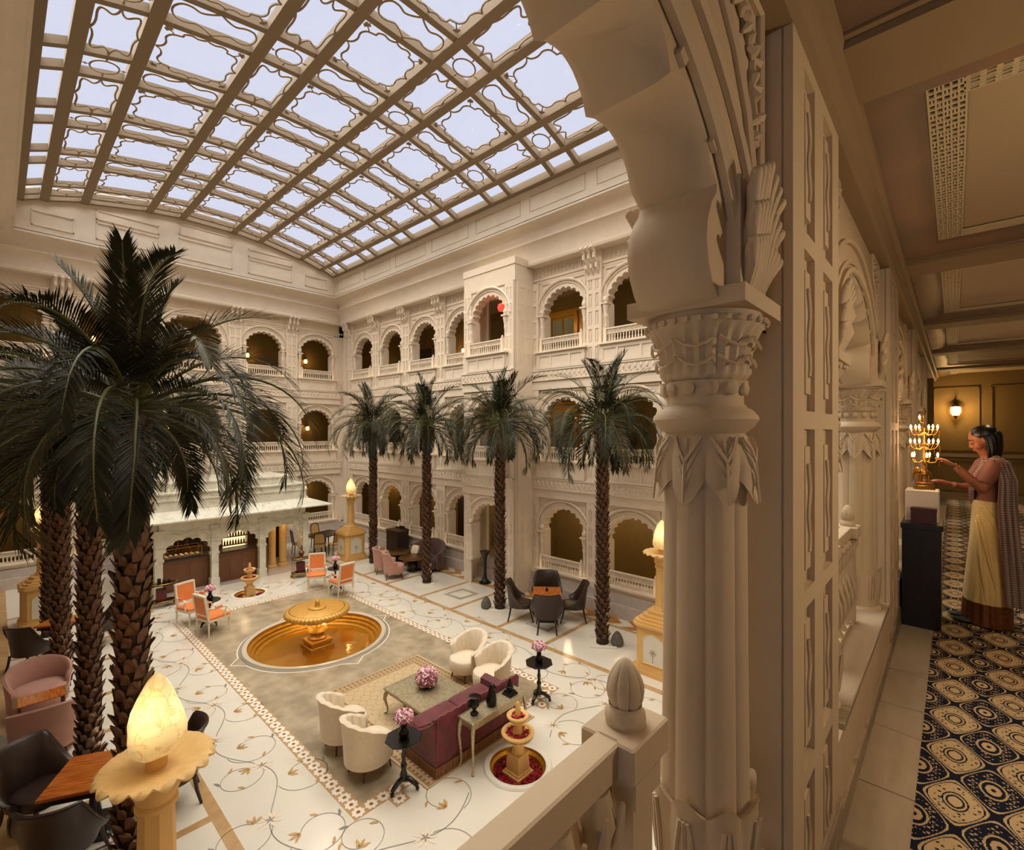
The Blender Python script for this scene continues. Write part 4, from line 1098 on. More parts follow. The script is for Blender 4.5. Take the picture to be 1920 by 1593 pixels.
# ================================================================ flame lamp pillars
def lamp_meshes():
    m = {}
    b = MB(); h = .42
    for (hh, z0, z1, bb) in ((.47, 0, .1, .05), (.45, .1, .14, .06), (.43, .14, .18, .1), (.41, .18, .94, .1), (.44, .94, .98, .1), (.47, .98, 1.03, .1), (.44, 1.03, 1.08, .1), (.38, 1.08, 1.13, .09), (.31, 1.13, 1.19, .08), (.24, 1.19, 1.26, .06)):
        b.at(); P = [(-hh+bb, -hh), (hh-bb, -hh), (hh, -hh+bb), (hh, hh-bb), (hh-bb, hh), (-hh+bb, hh), (-hh, hh-bb), (-hh, -hh+bb)]; b.prism(P, z0, z1)
    m['base'] = b.mesh('base', ['sand'], 20)
    b = MB()
    def ogee(w, z0, z1): 
        return [(-w, z0), (w, z0), (w, z1-.16), (w*.93, z1-.1), (w*.75, z1-.07), (w*.6, z1-.045), (w*.3, z1-.02), (0, z1), (-w*.3, z1-.02), (-w*.6, z1-.045), (-w*.75, z1-.07), (-w*.93, z1-.1), (-w, z1-.16)]
    for k in range(4):
        b.at(rz=k*PI/2); P = ogee(.23, .24, .86)
        b.mi = 0; b.poly([(x, -.413, z) for x, z in P]); b.mi = 1
        b.tube([(x, -.414, z) for x, z in P+[P[0]]], .012, 5)
        b.mi = 2
        for q in range(6):
            a = q*PI/3; b.poly([(.05*math.cos(a)+.03*math.cos(a+w), -.4145, .48+.05*math.sin(a)+.03*math.sin(a+w)) for w in (0, 1.2, 2.4, 3.6, 4.8)][::-1])
        b.mi = 3; b.poly([(.025*math.cos(a), -.415, .48+.025*math.sin(a)) for a in (0, -1.05, -2.1, -3.15, -4.2, -5.25)]); b.box(-.006, .006, -.4145, -.413, .28, .43)
    m['inlay_panel'] = b.mesh('inlay_panel', ['sand_panel', 'sand_light', 'plinth_marble', 'inlay_green'], 0)
    b = MB(); b.lathe([(.17, 1.26), (.155, 1.32), (.125, 1.36)], 8, ph=PI/8); b.lathe([(.135, 1.36), (.118, 2.12)], 8, ph=PI/8)
    b.lathe([(.118, 2.12), (.14, 2.14), (.14, 2.17), (.125, 2.19), (.15, 2.25), (.16, 2.3), (.15, 2.33), (.16, 2.36)], 24); m['shaft'] = b.mesh('shaft', ['sand'], 30)
    b = MB(); N = 96
    def row(r, z, amp, n=16, zz=0): return [((r+amp*abs(math.cos(n*PI*k/N)))*math.cos(2*PI*k/N), (r+amp*abs(math.cos(n*PI*k/N)))*math.sin(2*PI*k/N), z+zz*abs(math.cos(n*PI*k/N))) for k in range(N)]
    b.rings([row(.13, 2.34, 0), row(.2, 2.385, .006), row(.28, 2.415, .012), row(.335, 2.44, .018), row(.36, 2.46, .028, zz=-.03), row(.36, 2.475, .03, zz=-.03), row(.33, 2.478, .024), row(.26, 2.452, .02), row(.17, 2.432, .01), row(.07, 2.425, 0)], True, True)
    m['dish'] = b.mesh('dish', ['sand_light'], 60)
    b = MB(); b.lathe([(.07, 2.42), (.07, 2.53), (.085, 2.54)], 16, None, False, True); m['stem'] = b.mesh('stem', ['sand'], 40)
    b = MB()
    fl = lambda a, r, z: r*(1+.05*math.sin(3*a+z*9)+.03*math.sin(7*a-z*14))
    b.lathe([(.1, 2.54), (.15, 2.56), (.18, 2.62), (.187, 2.7), (.178, 2.79), (.15, 2.89), (.115, 2.98), (.08, 3.05), (.05, 3.1), (.022, 3.13), (.003, 3.14)], 40, fl); m['flame'] = b.mesh('flame', ['flame_glass'], 60)
    return m
LM = lamp_meshes()
for (x, y, rz, lab, pw) in ((-4.5, .84, .35, 'flame topped sandstone lamp pillar, large and close below the camera', 26), (-4.5, 9.48, 0, 'flame topped sandstone lamp pillar half hidden by the near column', 22), (-17.5, 9.53, 0, 'flame topped sandstone lamp pillar beside the far corner dining chairs', 22), (-17.5, .84, 0, 'flame topped sandstone lamp pillar behind the left palm trunks', 22)):
    t = thing('lamp_pillar', lab, 'lamp', (x, y, 0), rz)
    for n_ in ('base', 'shaft', 'dish', 'stem', 'flame'): link(n_, LM[n_], t)
    link('inlay_panel', LM['inlay_panel'], t)
    for a in range(2): light('POINT', (x+.34*math.cos(a*PI+2.4), y+.34*math.sin(a*PI+2.4), 3.0), pw/12, (1, .76, .4), .04, name='flame_lamp')
# ================================================================ seating
def shell(b, rx, ry, a0, a1, z0, ztop, th, lean=.04, n=36, mod=None, roll=.0):
    rows = []
    for i in range(n+1):
        a = a0+(a1-a0)*i/n; zt = ztop(i/n); q = mod(i/n) if mod else 0
        def P(k, z, l): return ((rx*k+l)*math.cos(a), (ry*k+l)*math.sin(a), z)
        k0 = 1-th/max(rx, ry); zc = (z0+zt)/2
        rows.append([P(k0, z0, -q*.3), P(k0, zc, lean*.4-q), P(k0, zt-.03, lean-q), P((1+k0)/2, zt, lean+roll*.5), P(1, zt-.02, lean+roll), P(1, zt-.08, lean*.9), P(1, zc, lean*.4), P(1, z0, 0)])
    return b.rings(rows, True, True)
def seat_pad(b, rx, ry, z0, z1, n=32, p=2.6, cx=0):
    def row(k, z): return [(cx+rx*k*math.copysign(abs(math.cos(a))**(2/p), math.cos(a)), ry*k*math.copysign(abs(math.sin(a))**(2/p), math.sin(a)), z) for a in [2*PI*i/n for i in range(n)]]
    return b.rings([row(.94, z0), row(1, z0+.02), row(1.02, (z0+z1)/2), row(1, z1-.02), row(.93, z1), row(.6, z1+.012)])
def leg(x, y, z1, dx, dy, r0=.022, r1=.013):
    b = MB(); b.tube([(x, y, z1), (x+dx*.35, y+dy*.35, z1*.5), (x+dx, y+dy, 0)], [r0, (r0+r1)/2, r1], 8); return b
def cream_chair(label, loc, rz, grp):
    t = thing('tub_chair', label, 'chair', loc, rz, grp)
    b = MB(); zt = lambda u: .62+.27*math.sin(PI*u)**1.1+.012*abs(math.sin(9*PI*u)); sc = lambda u: .018*abs(math.sin(9*PI*u))
    shell(b, .37, .36, R(62), R(298), .2, zt, .075, .05, 54, sc, .02); b.build('backrest', 'cream_fabric', t, smooth=60)
    b = MB(); seat_pad(b, .33, .33, .2, .45, 32, 2.3, .06); b.build('seat', 'cream_fabric', t, smooth=50)
    for sx, sy in ((.24, .2), (.24, -.2), (-.2, .18), (-.2, -.18)): leg(sx, sy, .21, sx*.12, sy*.12).build('leg', 'leg_wood', t)
    t.scale = (.93, .93, .98)
    return t
cream_chair('cream channel-back tub chair beside the octagonal table, nearer the camera', (-6.5, 6.46, 0), R(-100), None)
cream_chair('cream channel-back tub chair, the one nearer the big fountain facing us', (-7.27, 6.52, 0), R(-92), None)
cream_chair('cream tub chair seen from behind, beside the near left octagonal table', (-6.36, 3.74, 0), R(95), None)
cream_chair('cream tub chair seen from behind, farther from the near octagonal table', (-7.16, 3.77, 0), R(88), None)
def dark_chair(label, loc, rz):
    t = thing('leather_armchair', label, 'chair', loc, rz, 'dark leather armchairs')
    b = MB(); zt = lambda u: .54+.45*min(1, (min(u, 1-u)/.27))**1.9+.015*math.sin(PI*u); shell(b, .29, .31, R(72), R(288), .36, zt, .045, .085, 36, None, .035); b.build('backrest', 'leather', t, smooth=60)
    b = MB()
    for i in range(33):
        pass
    pts = []
    for i in range(33):
        u = i/32; a = R(75)+R(210)*u; pts.append(((.29+.105)*math.cos(a), (.31+.105)*math.sin(a), zt(u)-.01))
    b.tube(pts, .016, 6); b.build('frame', 'dark_wood', t)
    b = MB(); seat_pad(b, .29, .27, .34, .47, 28, 3, .05); b.build('seat', 'leather', t, smooth=50)
    for sx, sy in ((.28, .23), (.28, -.23), (-.23, .2), (-.23, -.2)): leg(sx, sy, .37, sx*.32, sy*.2, .026, .018).build('leg', 'dark_wood', t)
    return t
def square_table(label, loc, rz, s=.42):
    t = thing('square_table', label, 'table', loc, rz)
    b = MB(); b.bbox(-s, s, -s, s, .71, .75, .008); b.build('tabletop', 'table_wood', t, smooth=20)
    b = MB(); b.box(-s+.04, s-.04, -s+.04, s-.04, .63, .71); b.build('apron', 'dark_wood', t, smooth=0)
    b = MB(); b.lathe([(.06, .63), (.05, .4), (.08, .2), (.05, .1)], 12); b.bbox(-.24, .24, -.24, .24, 0, .1, .02); b.build('pedestal', 'black_wood', t)
    return t
A0 = math.atan2(.78, -.63)
tc = (-7.95, 9.95)
square_table('square wooden table among dark leather chairs by the long wall', (*tc, 0), A0, .37)
for q, lab in enumerate(('dark leather armchair behind the wooden table, against the long wall', 'dark leather armchair on the left of the wall-side wooden table', 'dark leather armchair with its back to us at the wall-side wooden table', 'dark leather armchair on the right of the wall-side wooden table')):
    a = A0+q*PI/2; dark_chair(lab, (tc[0]+.72*math.cos(a), tc[1]+.72*math.sin(a), 0), a+PI)
b = MB(); b.lathe([(.03, .0), (.035, .05), (.03, .06)], 10); tp = thing('plant_pot', 'tiny potted sprig on the wall-side wooden table', 'plant', (*tc, .752)); b.build('pot', 'black_bronze', tp)
b = MB()
for i in range(14): b.sphere((rnd.uniform(-.02, .02), rnd.uniform(-.02, .02), rnd.uniform(.06, .1)), .013, 5, 4)
stuff(b.build('leaves', 'green_leaf', tp))
tl = (-7.92, .84)
square_table('square wooden table behind the big flame lamp', (*tl, 0), R(62), .40)
dark_chair('dark leather armchair with its back to us at lower left', (-7.32, .50, 0), R(150))
dark_chair('dark leather armchair left of the wooden table, behind the lowest one', (-8.55, .36, 0), R(35))
dark_chair('dark leather armchair mostly hidden behind the big flame lamp', (-7.72, 1.62, 0), R(-100))
square_table('square wooden table behind the leftmost palm trunks', (-14.75, 1.0, 0), R(50), .32)
dark_chair('dark leather armchair standing apart above the pink tub chairs', (-14.25, .5, 0), R(128))
dark_chair('dark leather armchair peeping out right of the middle palm trunk', (-14.75, 1.72, 0), R(-95))
# pink tub chairs at the left edge
def pink_tub(label, loc, rz):
    t = thing('tub_chair', label, 'chair', loc, rz, 'pink tub chairs')
    b = MB(); zt = lambda u: .52+.33*math.sin(PI*u)**.7; shell(b, .36, .40, R(55), R(305), .12, zt, .07, .05, 40, None, .0); b.build('backrest', 'pink_fabric', t, smooth=60)
    b = MB(); seat_pad(b, .34, .36, .14, .46, 32, 2.4, .08); b.build('seat', 'pink_fabric', t, smooth=50)
    for sx, sy in ((.22, .24), (.22, -.24), (-.2, .22), (-.2, -.22)): leg(sx, sy, .15, sx*.1, sy*.1).build('leg', 'leg_wood', t)
pink_tub('pink tub chair facing us at the left edge', (-12.05, .52, 0), R(5)); pink_tub('pink tub chair with its back to us at the left edge', (-10.42, .53, 0), R(176))
t = thing('side_table', 'small table with an orange wood top between two pink tub chairs', 'table', (-11.2, .52, 0))
b = MB(); b.bbox(-.2, .2, -.3, .3, .55, .57, .005); b.build('tabletop', 'table_wood', t, smooth=20)
b = MB()
for y in (-.32, .3):
    for i in range(9): b.box(-.2+i*.048, -.19+i*.048, y-.02, y+.04, .572, .58)
stuff(b.build('edge_inlay', 'silver_gilt', t, smooth=0))
for sx in (-.17, .17):
    for sy in (-.26, .26): b = MB(); b.tube([(sx, sy, .55), (sx, sy, 0)], [.02, .014], 8); b.build('leg', 'leg_wood', t)
b = MB(); b.box(-.95, .95, -.5, .5, 0, .012); tag(b.build('rug', 'rug_grey', None, (-10.55, -.1, 0), smooth=0), 'blue grey woven rug under the left pink tub chair', 'rug')
# pink wing chairs, gilt tables, purple sofa, cabinet by the far wall
def pink_chair(label, loc, rz):
    t = thing('wing_chair', label, 'chair', loc, rz, 'pink wing chairs')
    b = MB(); zt = lambda u: .62+.28*(1 if .22 < u < .78 else max(0, 1-abs(min(abs(u-.22), abs(u-.78)))*9)); shell(b, .3, .3, R(70), R(290), .2, zt, .08, .05, 36, None, .02); b.build('backrest', 'pink_fabric', t, smooth=60)
    b = MB(); seat_pad(b, .31, .29, .2, .46, 24, 3, .06); b.build('seat', 'pink_fabric', t, smooth=50)
    for sx, sy in ((.25, .22), (.25, -.22), (-.2, .2), (-.2, -.2)): leg(sx, sy, .21, sx*.2, sy*.15, .022, .014).build('leg', 'leg_wood', t)
pink_chair('pink wing chair nearer the second palm, seen from behind', (-14.05, 9.2, 0), R(62)); pink_chair('pink wing chair nearer the far corner, seen from behind', (-14.85, 9.3, 0), R(66))
for (x, y, lab) in ((-15.3, 10.25, 'round gilt table on a black pot base, farther one'), (-14.25, 10.15, 'round gilt table on a black drum base, nearer one')):
    t = thing('round_table', lab, 'table', (x, y, 0))
    b = MB(); b.lathe([(.47, .46), (.5, .47), (.5, .49), (.48, .5)], 32); b.build('tabletop', 'brass_dark', t)
    b = MB(); b.lathe([(.2, 0), (.2, .03), (.17, .1), (.2, .2), (.17, .32), (.08, .42), (.1, .46)], 20); b.build('base', 'black_wood', t)
t = thing('curved_sofa', 'curved dark purple sofa by the wall behind the second palm', 'sofa', (-14.2, 10.72, 0), R(-95))
b = MB(); zt = lambda u: .7+.3*math.sin(PI*u)**1.5; shell(b, .45, .85, R(80), R(280), .12, zt, .12, .06, 44, None, .04); b.build('backrest', 'purple_fabric', t, smooth=60)
b = MB(); seat_pad(b, .38, .75, .12, .44, 36, 2.6, .1); b.build('seat', 'purple_fabric', t, smooth=50)
for k, y in enumerate((-.35, .45)):
    b = MB(); seat_pad(b, .17, .17, -.05, .05, 20, 4); o = b.build('cushion', 'cream_fabric' if k else 'pink_fabric', None, (-14.2-y*.9, 10.52, .62), smooth=50); o.rotation_euler = (R(70), 0, R(10)); tag(o, ['pink square cushion', 'pale square cushion'][k]+' propped on the purple sofa', 'cushion')
t = thing('cabinet', 'dark wooden cabinet with a low crest against the far wall', 'cabinet', (-16.4, 10.95, 0))
b = MB(); b.bbox(-.42, .42, -.25, .25, .04, 1.05, .01); b.build('body', 'dark_wood', t, smooth=20)
for x in (-.2, .2): b = MB(); b.box(x-.17, x+.17, -.262, -.25, .12, .98); d = b.build('door', 'dark_wood', t, smooth=0); b = MB(); b.sphere((x*.2, -.27, .55), .015, 6, 4); b.build('knob', 'brass', d)
b = MB(); b.prism([(-.44, 0), (.44, 0), (.42, .05), (.2, .06), (.12, .12), (-.12, .12), (-.2, .06), (-.42, .05)], -.24, -.2); o = b.build('crest', 'dark_wood', t, (0, 0, 1.05), smooth=0); o.rotation_euler = (PI/2, 0, 0); o.location = (0, 0, 1.05)
b = MB(); b.box(-.46, .46, -.28, .27, 1.03, 1.06); b.build('top', 'dark_wood', t, smooth=0)
# orange french armchairs with their little tables
def orange_chair(label, loc, rz):
    t = thing('french_armchair', label, 'chair', loc, rz, 'orange french armchairs')
    b = MB(); b.bbox(-.25, .27, -.27, .27, .40, .47, .02); b.build('seat', 'orange_fabric', t, smooth=40)
    b = MB(); b.box(-.26, .28, -.28, .28, .35, .405); b.build('seat_rail', 'chair_white', t, smooth=0)
    b = MB(); b.at((-.26, 0, .5), ry=R(-9)); b.bbox(-.025, .025, -.215, .215, .04, .48, .015); b.build('backrest', 'orange_fabric', t, smooth=40)
    b = MB(); b.at((-.26, 0, .5), ry=R(-9))
    for (y0, y1, z0, z1) in ((-.26, -.21, -.1, .52), (.21, .26, -.1, .52), (-.24, .24, .475, .53), (-.24, .24, .0, .045)): b.bbox(-.03, .03, y0, y1, z0, z1, .008)
    b.build('back_frame', 'chair_white', t, smooth=30)
    for s in (1, -1):
        b = MB(); b.tube([(-.28, s*.25, .69), (-.05, s*.28, .66), (.1, s*.29, .66), (.17, s*.29, .63), (.1, s*.28, .52), (.13, s*.27, .4)], [.018, .02, .02, .02, .018, .02], 8); b.build('armrest', 'chair_white', t)
        b = MB(); b.tube([(-.12, s*.275, .685), (.05, s*.285, .69)], .026, 8); b.build('arm_pad', 'orange_fabric', t)
    for sx, sy in ((.25, .25), (.25, -.25), (-.25, .25), (-.25, -.25)):
        b = MB(); b.lathe([(.028, .36), (.03, .33), (.02, .31), (.024, .27), (.012, .03), (.016, .02), (.014, 0)], 10, c=(sx, sy)); b.build('leg', 'chair_white', t)
orange_chair('orange armchair with its back to us, left of the big fountain', (-13.55, 3.68, 0), R(105))
orange_chair('orange armchair facing us behind a flowered side table, by the gilt trolley', (-14.62, 3.5, 0), R(20))
orange_chair('orange armchair facing us beyond the big fountain', (-15.0, 6.98, 0), R(-28))
orange_chair('orange armchair seen side-on beyond the big fountain', (-13.78, 7.18, 0), R(185))
def bouquet(name, label, loc, r, vase='black', n=150, stalk=True, h=.14):
    t = thing(name, label, 'flowers', loc)
    b = MB()
    if vase == 'black': b.lathe([(.04, 0), (.07, .03), (.075, .07), (.05, .11), (.035, h), (.05, h+.02)], 16)
    else: b.lathe([(.06, 0), (.12, .02), (.15, .07), (.13, .09)], 20)
    b.build('vase', 'black_bronze', t)
    if stalk:
        b = MB()
        for i in range(26):
            a = i*2.4; q = r*.6*math.sqrt(i/26); b.tube([(0, 0, h), (q*math.cos(a), q*math.sin(a), h+.12)], .006, 4)
        stuff(b.build('stems', 'green_leaf', t))
    b = MB(); cz = h+.14 if stalk else .16; rr = random.Random(n)
    for i in range(n):
        y = 1-1.75*(i+.5)/n if not stalk else 1-1.35*(i+.5)/n; a = i*2.39996; q = math.sqrt(max(0, 1-y*y)); k = r*rr.uniform(.86, 1.05)
        p = (k*q*math.cos(a), k*q*math.sin(a), cz+k*y*(.72 if stalk else .95)); s = r*.15
        b.at(p, rz=rr.uniform(0, 6), rx=rr.uniform(-1, 1), ry=rr.uniform(-1, 1)); b.sphere((0, 0, 0), (s, s, s*.6), 6, 4); b.at()
    stuff(b.build('blossoms', 'pink_flowers', t, smooth=0)); return t
def pedestal_table(label, loc, h=.72, r=.26, oct_=True):
    t = thing('pedestal_table', label, 'table', loc)
    b = MB(); b.lathe([(r*.9, h-.035), (r, h-.02), (r, h-.005), (r*.98, h)], 8 if oct_ else 28, ph=PI/8); b.build('tabletop', 'black_wood', t, smooth=20)
    b = MB(); b.lathe([(.07, h-.04), (.03, h-.08), (.024, h-.2), (.036, h-.26), (.026, h-.3), (.026, .38), (.045, .33), (.03, .28), (.05, .2), (.045, .12)], 12); b.build('column', 'black_wood', t)
    for k in range(3):
        a = k*2*PI/3+.6; c, s = math.cos(a), math.sin(a)
        b = MB(); b.tube([(0, 0, .15), (.09*c, .09*s, .14), (.17*c, .17*s, .09), (.2*c, .2*s, .06)], [.035, .035, .032, .03], 8); b.sphere((.2*c, .2*s, .028), .028, 8, 6); b.build('foot', 'black_wood', t)
    return t
pedestal_table('black octagonal pedestal table with flowers, nearest to the camera', (-5.66, 3.88, 0)); bouquet('flower_vase', 'pink flowers in a dark vase on the near octagonal table', (-5.66, 3.88, .722), .13)
pedestal_table('black octagonal pedestal table with flowers right of the console', (-5.66, 6.85, 0)); bouquet('flower_vase', 'pink flowers in a dark vase on the octagonal table right of the console', (-5.66, 6.85, .722), .13)
pedestal_table('small round black table between two orange armchairs, left of the fountain', (-14.08, 3.75, 0), .66, .24, False); bouquet('flower_vase', 'pink flowers on the round table left of the fountain', (-14.08, 3.75, .662), .13)
pedestal_table('small round black table between two orange armchairs, beyond the fountain', (-14.42, 7.32, 0), .66, .24, False); bouquet('flower_vase', 'pink flowers on the round table beyond the fountain', (-14.42, 7.32, .662), .13)
# ================================================================ central lounge group
b = MB(); b.box(-1.7, 1.7, -1.16, 1.16, 0, .012); tag(b.build('rug', 'persian_rug', None, (-7.09, 5.24, .004), smooth=0), 'beige patterned oriental rug under the coffee table and sofa', 'rug')
def cabriole(x, y, z1, dx, dy, r=.03):
    b = MB(); b.tube([(x, y, z1), (x+dx*.5, y+dy*.5, z1*.85), (x+dx*.7, y+dy*.7, z1*.65), (x+dx*.1, y+dy*.1, z1*.25), (x+dx*.1, y+dy*.1, z1*.1), (x+dx*.7, y+dy*.7, .012)], [r*1.2, r*1.3, r, r*.6, r*.55, r*.9], 8); return b
t = thing('coffee_table', 'low silver gilt coffee table with curved legs and a flower bowl', 'table', (-6.85, 5.14, .016))
for s in (-1, 1):
    b = MB(); b.bbox(*sorted((s*.57, s*.004)), -.49, .49, .42, .45, .008); b.build('tabletop', 'silver_gilt', t, smooth=20)
b = MB()
for (q0, q1, r0, r1) in ((-.53, .53, -.45, -.43), (-.53, .53, .43, .45), (-.53, -.51, -.45, .45), (.51, .53, -.45, .45)): b.box(q0, q1, r0, r1, .36, .42)
b.build('apron', 'silver_gilt', t, smooth=0)
b = MB()
for sx in (-.52, -.05, .05, .52):
    for i in range(14):
        if abs(sx) > .3: b.sphere((sx, -.44+.88*i/13, .451), (.014, .02, .004), 5, 3)
for i in range(18): b.sphere((-.54+1.08*i/17, -.46, .451), (.02, .014, .004), 5, 3); b.sphere((-.54+1.08*i/17, .46, .451), (.02, .014, .004), 5, 3)
stuff(b.build('relief', 'silver_gilt', t))
for sx in (-.5, .5):
    for sy in (-.43, .43): cabriole(sx, sy, .4, math.copysign(.06, sx), math.copysign(.06, sy), .03).build('leg', 'silver_gilt', t)
for sy in (-.43, .43): b = MB(); b.tube([(0, sy, .4), (0, sy, .0)], [.03, .018], 8); b.build('leg', 'silver_gilt', t)
bouquet('flower_bowl', 'round dome of pink and white flowers in a low bowl on the coffee table', (-6.88, 5.2, .469), .18, 'bowl', 260, False)
t = thing('sofa', 'burgundy velvet sofa with fringed skirt, its back to the console table', 'sofa', (-5.88, 5.15, .016), PI)
# local +x is the front
b = MB(); b.bbox(-.42, .36, -.86, .86, .1, .38, .02); b.build('frame', 'velvet', t, smooth=30)
for y0, y1 in ((-.74, -.01), (.01, .74)): b = MB(); b.bbox(-.28, .38, y0, y1, .38, .5, .03); b.build('seat_cushion', 'velvet', t, smooth=40)
b = MB(); rows = []
for i in range(41):
    y = -.86+1.72*i/40; zt = .84-.10*math.cos(2*PI*i/40)*0+.02*abs(math.sin(i*.95)); rows.append([(-.42, y, .1), (-.43, y, .5), (-.46, y, zt-.05), (-.43, y, zt), (-.36, y, zt-.02), (-.28, y, .6), (-.26, y, .38), (-.26, y, .1)])
b.rings(rows); b.build('backrest', 'velvet', t, smooth=50)
for s in (-1, 1):
    b = MB(); rows = []
    for i in range(21):
        x = -.42+.78*i/20; zt = .84-.24*min(1, i/9)**.8+.012*abs(math.sin(i*1.3)); y = s*.86
        rows.append([(x, y, .1), (x, y+s*.02, .4), (x, y+s*.06, zt-.04), (x, y+s*.01, zt), (x, y-s*.1, zt-.04), (x, y-s*.12, .4), (x, y-s*.12, .1)])
    b.rings(rows); b.build('armrest', 'velvet', t, smooth=50)
    b = MB()
    for i in range(13): b.sphere((-.40+.06*i, s*.875, .82-.24*min(1, i/6)**.8), .032, 6, 4)
    stuff(b.build('ruching', 'velvet', t))
b = MB()
for (x0, x1, y0, y1) in ((-.44, .38, -.885, -.87), (-.44, .38, .87, .885), (-.445, -.43, -.88, .88), (.37, .385, -.88, .88)): b.box(x0, x1, y0, y1, 0, .14)
stuff(b.build('fringe', 'fringe', t, smooth=0))
t = thing('console_table', 'narrow silver gilt console table holding three dark ornaments', 'table', (-5.27, 5.27, 0))
b = MB(); b.bbox(-.17, .17, -.6, .6, .74, .77, .008); b.build('tabletop', 'silver_gilt', t, smooth=20)
b = MB(); b.box(-.14, .14, -.56, .56, .64, .74); b.build('apron', 'silver_gilt', t, smooth=0)
for sx in (-.13, .13):
    for sy in (-.55, .55): cabriole(sx, sy, .74, math.copysign(.03, sx), math.copysign(.04, sy), .024).build('leg', 'silver_gilt', t)
t = thing('urn', 'black two-handled urn on the near end of the console', 'urn', (-5.27, 4.86, .771))
b = MB(); b.lathe([(.06, 0), (.06, .02), (.025, .05), (.03, .08), (.075, .13), (.08, .18), (.055, .22), (.05, .25), (.085, .27), (.07, .275)], 20); b.build('body', 'black_bronze', t)
for s in (1, -1): b = MB(); b.tube([(0, s*.06, .24), (0, s*.12, .24), (0, s*.13, .18), (0, s*.08, .14)], .012, 6); b.build('handle', 'black_bronze', t)
t = thing('sculpture', 'black bird shaped sculpture in the middle of the console', 'sculpture', (-5.25, 5.2, .771), R(15))
b = MB(); b.lathe([(.07, 0), (.085, .06), (.08, .13), (.06, .2), (.042, .25), (.04, .28)], 20); b.sphere((.015, 0, .295), (.055, .04, .04), 12, 8); b.tube([(.05, 0, .3), (.1, 0, .27)], [.02, .005], 6); b.build('body', 'black_bronze', t)
t = thing('stupa_model', 'dark stepped spire ornament on the far end of the console', 'ornament', (-5.25, 5.62, .771))
b = MB(); b.box(-.09, .09, -.09, .09, 0, .03); b.box(-.08, .08, -.08, .08, .03, .07, .02, .02); b.build('base', 'black_bronze', t, smooth=0)
b = MB(); b.lathe([(.05, .07), (.06, .1), (.055, .13), (.048, .135), (.05, .15), (.04, .17), (.036, .175), (.036, .19), (.026, .21), (.014, .24), (.002, .27)], 16); b.build('spire', 'black_bronze', t)
# carved stone cones and planters come with the palms; stand in the bay doorway
t = thing('pedestal_stand', 'slender black pedestal stand in the doorway of the projecting bay', 'stand', (-11.35, 10.95, 0.0))
b = MB(); b.lathe([(.2, 0), (.2, .04), (.14, .07), (.07, .14), (.05, .3), (.05, .75), (.09, .9), (.17, 1.02), (.18, 1.05)], 16); b.build('body', 'black_wood', t)
# ================================================================ palms
def frond_mesh(elev, L, seed, n=34, drop=1.0, blade=.40, dry=False, bw=.011):
    r = random.Random(seed); b = MB()
    # rachis in the local xz plane, bending down with distance
    pts = [Vector((.05, 0, 0))]; a = elev; N = 18
    for i in range(N):
        a -= drop*(.5+1.6*(i/N))*R(6.2)*(.55+.45*math.cos(max(-1.2, min(1.2, a)))); st = L/N
        pts.append(pts[-1]+Vector((math.cos(a), r.uniform(-.03, .03)*(i/N), math.sin(a)))*st)
    b.mi = 1; b.tube([tuple(p) for p in pts], [.022*(1-.85*i/N) for i in range(N+1)], 5)
    b.mi = 0
    def at(t):
        f = t*N; i = min(int(f), N-1); u = f-i; return pts[i].lerp(pts[i+1], u), (pts[i+1]-pts[i]).normalized()
    for k in range(n):
        t = .13+.87*k/(n-1)
        p, d = at(t)
        side = Vector((0, 1, 0)); up = d.cross(side)
        if up.z < 0: up = -up
        for s in (1, -1):
            ln = blade*(math.sin(PI*(.12+.8*t)**.8)**.7+.12)*r.uniform(.85, 1.1)
            dirn = (d*(.72+.5*t)+side*s*(1.0-.45*t)+up*r.uniform(.18, .5)).normalized()
            w = bw*r.uniform(.8, 1.25)
            q = dirn.cross(up).normalized()*w
            m = p+dirn*ln*.5; e = p+dirn*ln+Vector((0, 0, -.16*ln*drop*r.uniform(.6, 1.3)))
            i0 = b.V(*(p-q*.4)); i1 = b.V(*(m-q+Vector((0, 0, -.0)))); i2 = b.V(*e); i3 = b.V(*(m+q)); i4 = b.V(*(p+q*.4))
            b.F(i0, i1, i3, i4); b.F(i1, i2, i3)
    return b.mesh('frond', ['leaf_dry' if dry else 'leaf', 'rachis'], 0)
RINGS = [(R(87), 1.5, 3, .35), (R(72), 1.75, 4, .6), (R(57), 1.95, 6, .85), (R(42), 2.05, 7, .95), (R(27), 2.1, 8, .95), (R(12), 2.05, 8, .95), (R(-5), 1.8, 6, .85), (R(-18), 1.35, 4, .6)]
def frond_sets(n, blade, bw): return [[frond_mesh(e, L*(1 if v == 0 else .92), 10*i+v, n, dr, blade, (v == 1 and i % 3 == 2), bw) for v in range(2)] for i, (e, L, c, dr) in enumerate(RINGS)]
F_near = frond_sets(64, .36, .0085); F_far = frond_sets(42, .36, .0105)
def boot_geo(b):
    # one upward, outward curling stub of an old leaf base
    P = [(-.058, -.075, .0), (.058, -.075, .0), (.05, .01, .034), (.036, .05, .085), (.012, .042, .088), (-.012, .06, .096), (-.036, .045, .082), (-.05, .01, .034)]
    top = [b.V(x, -(y2), z) for x, z, y2 in [(p[0], p[1], p[2]) for p in P]]
    bot = [b.V(x*.9, -(y2)+.022, z-.012) for x, z, y2 in [(p[0], p[1], p[2]) for p in P]]
    b.F(*top); b.F(*bot[::-1])
    for i in range(len(P)): b.F(top[i], bot[i], bot[(i+1) % len(P)], top[(i+1) % len(P)])
b = MB(); boot_geo(b); M_boot = b.mesh('leaf_base', ['boot'], 0)
def trunk_r(z): return .122-.010*z/5+(.02 if z < .25 else 0)
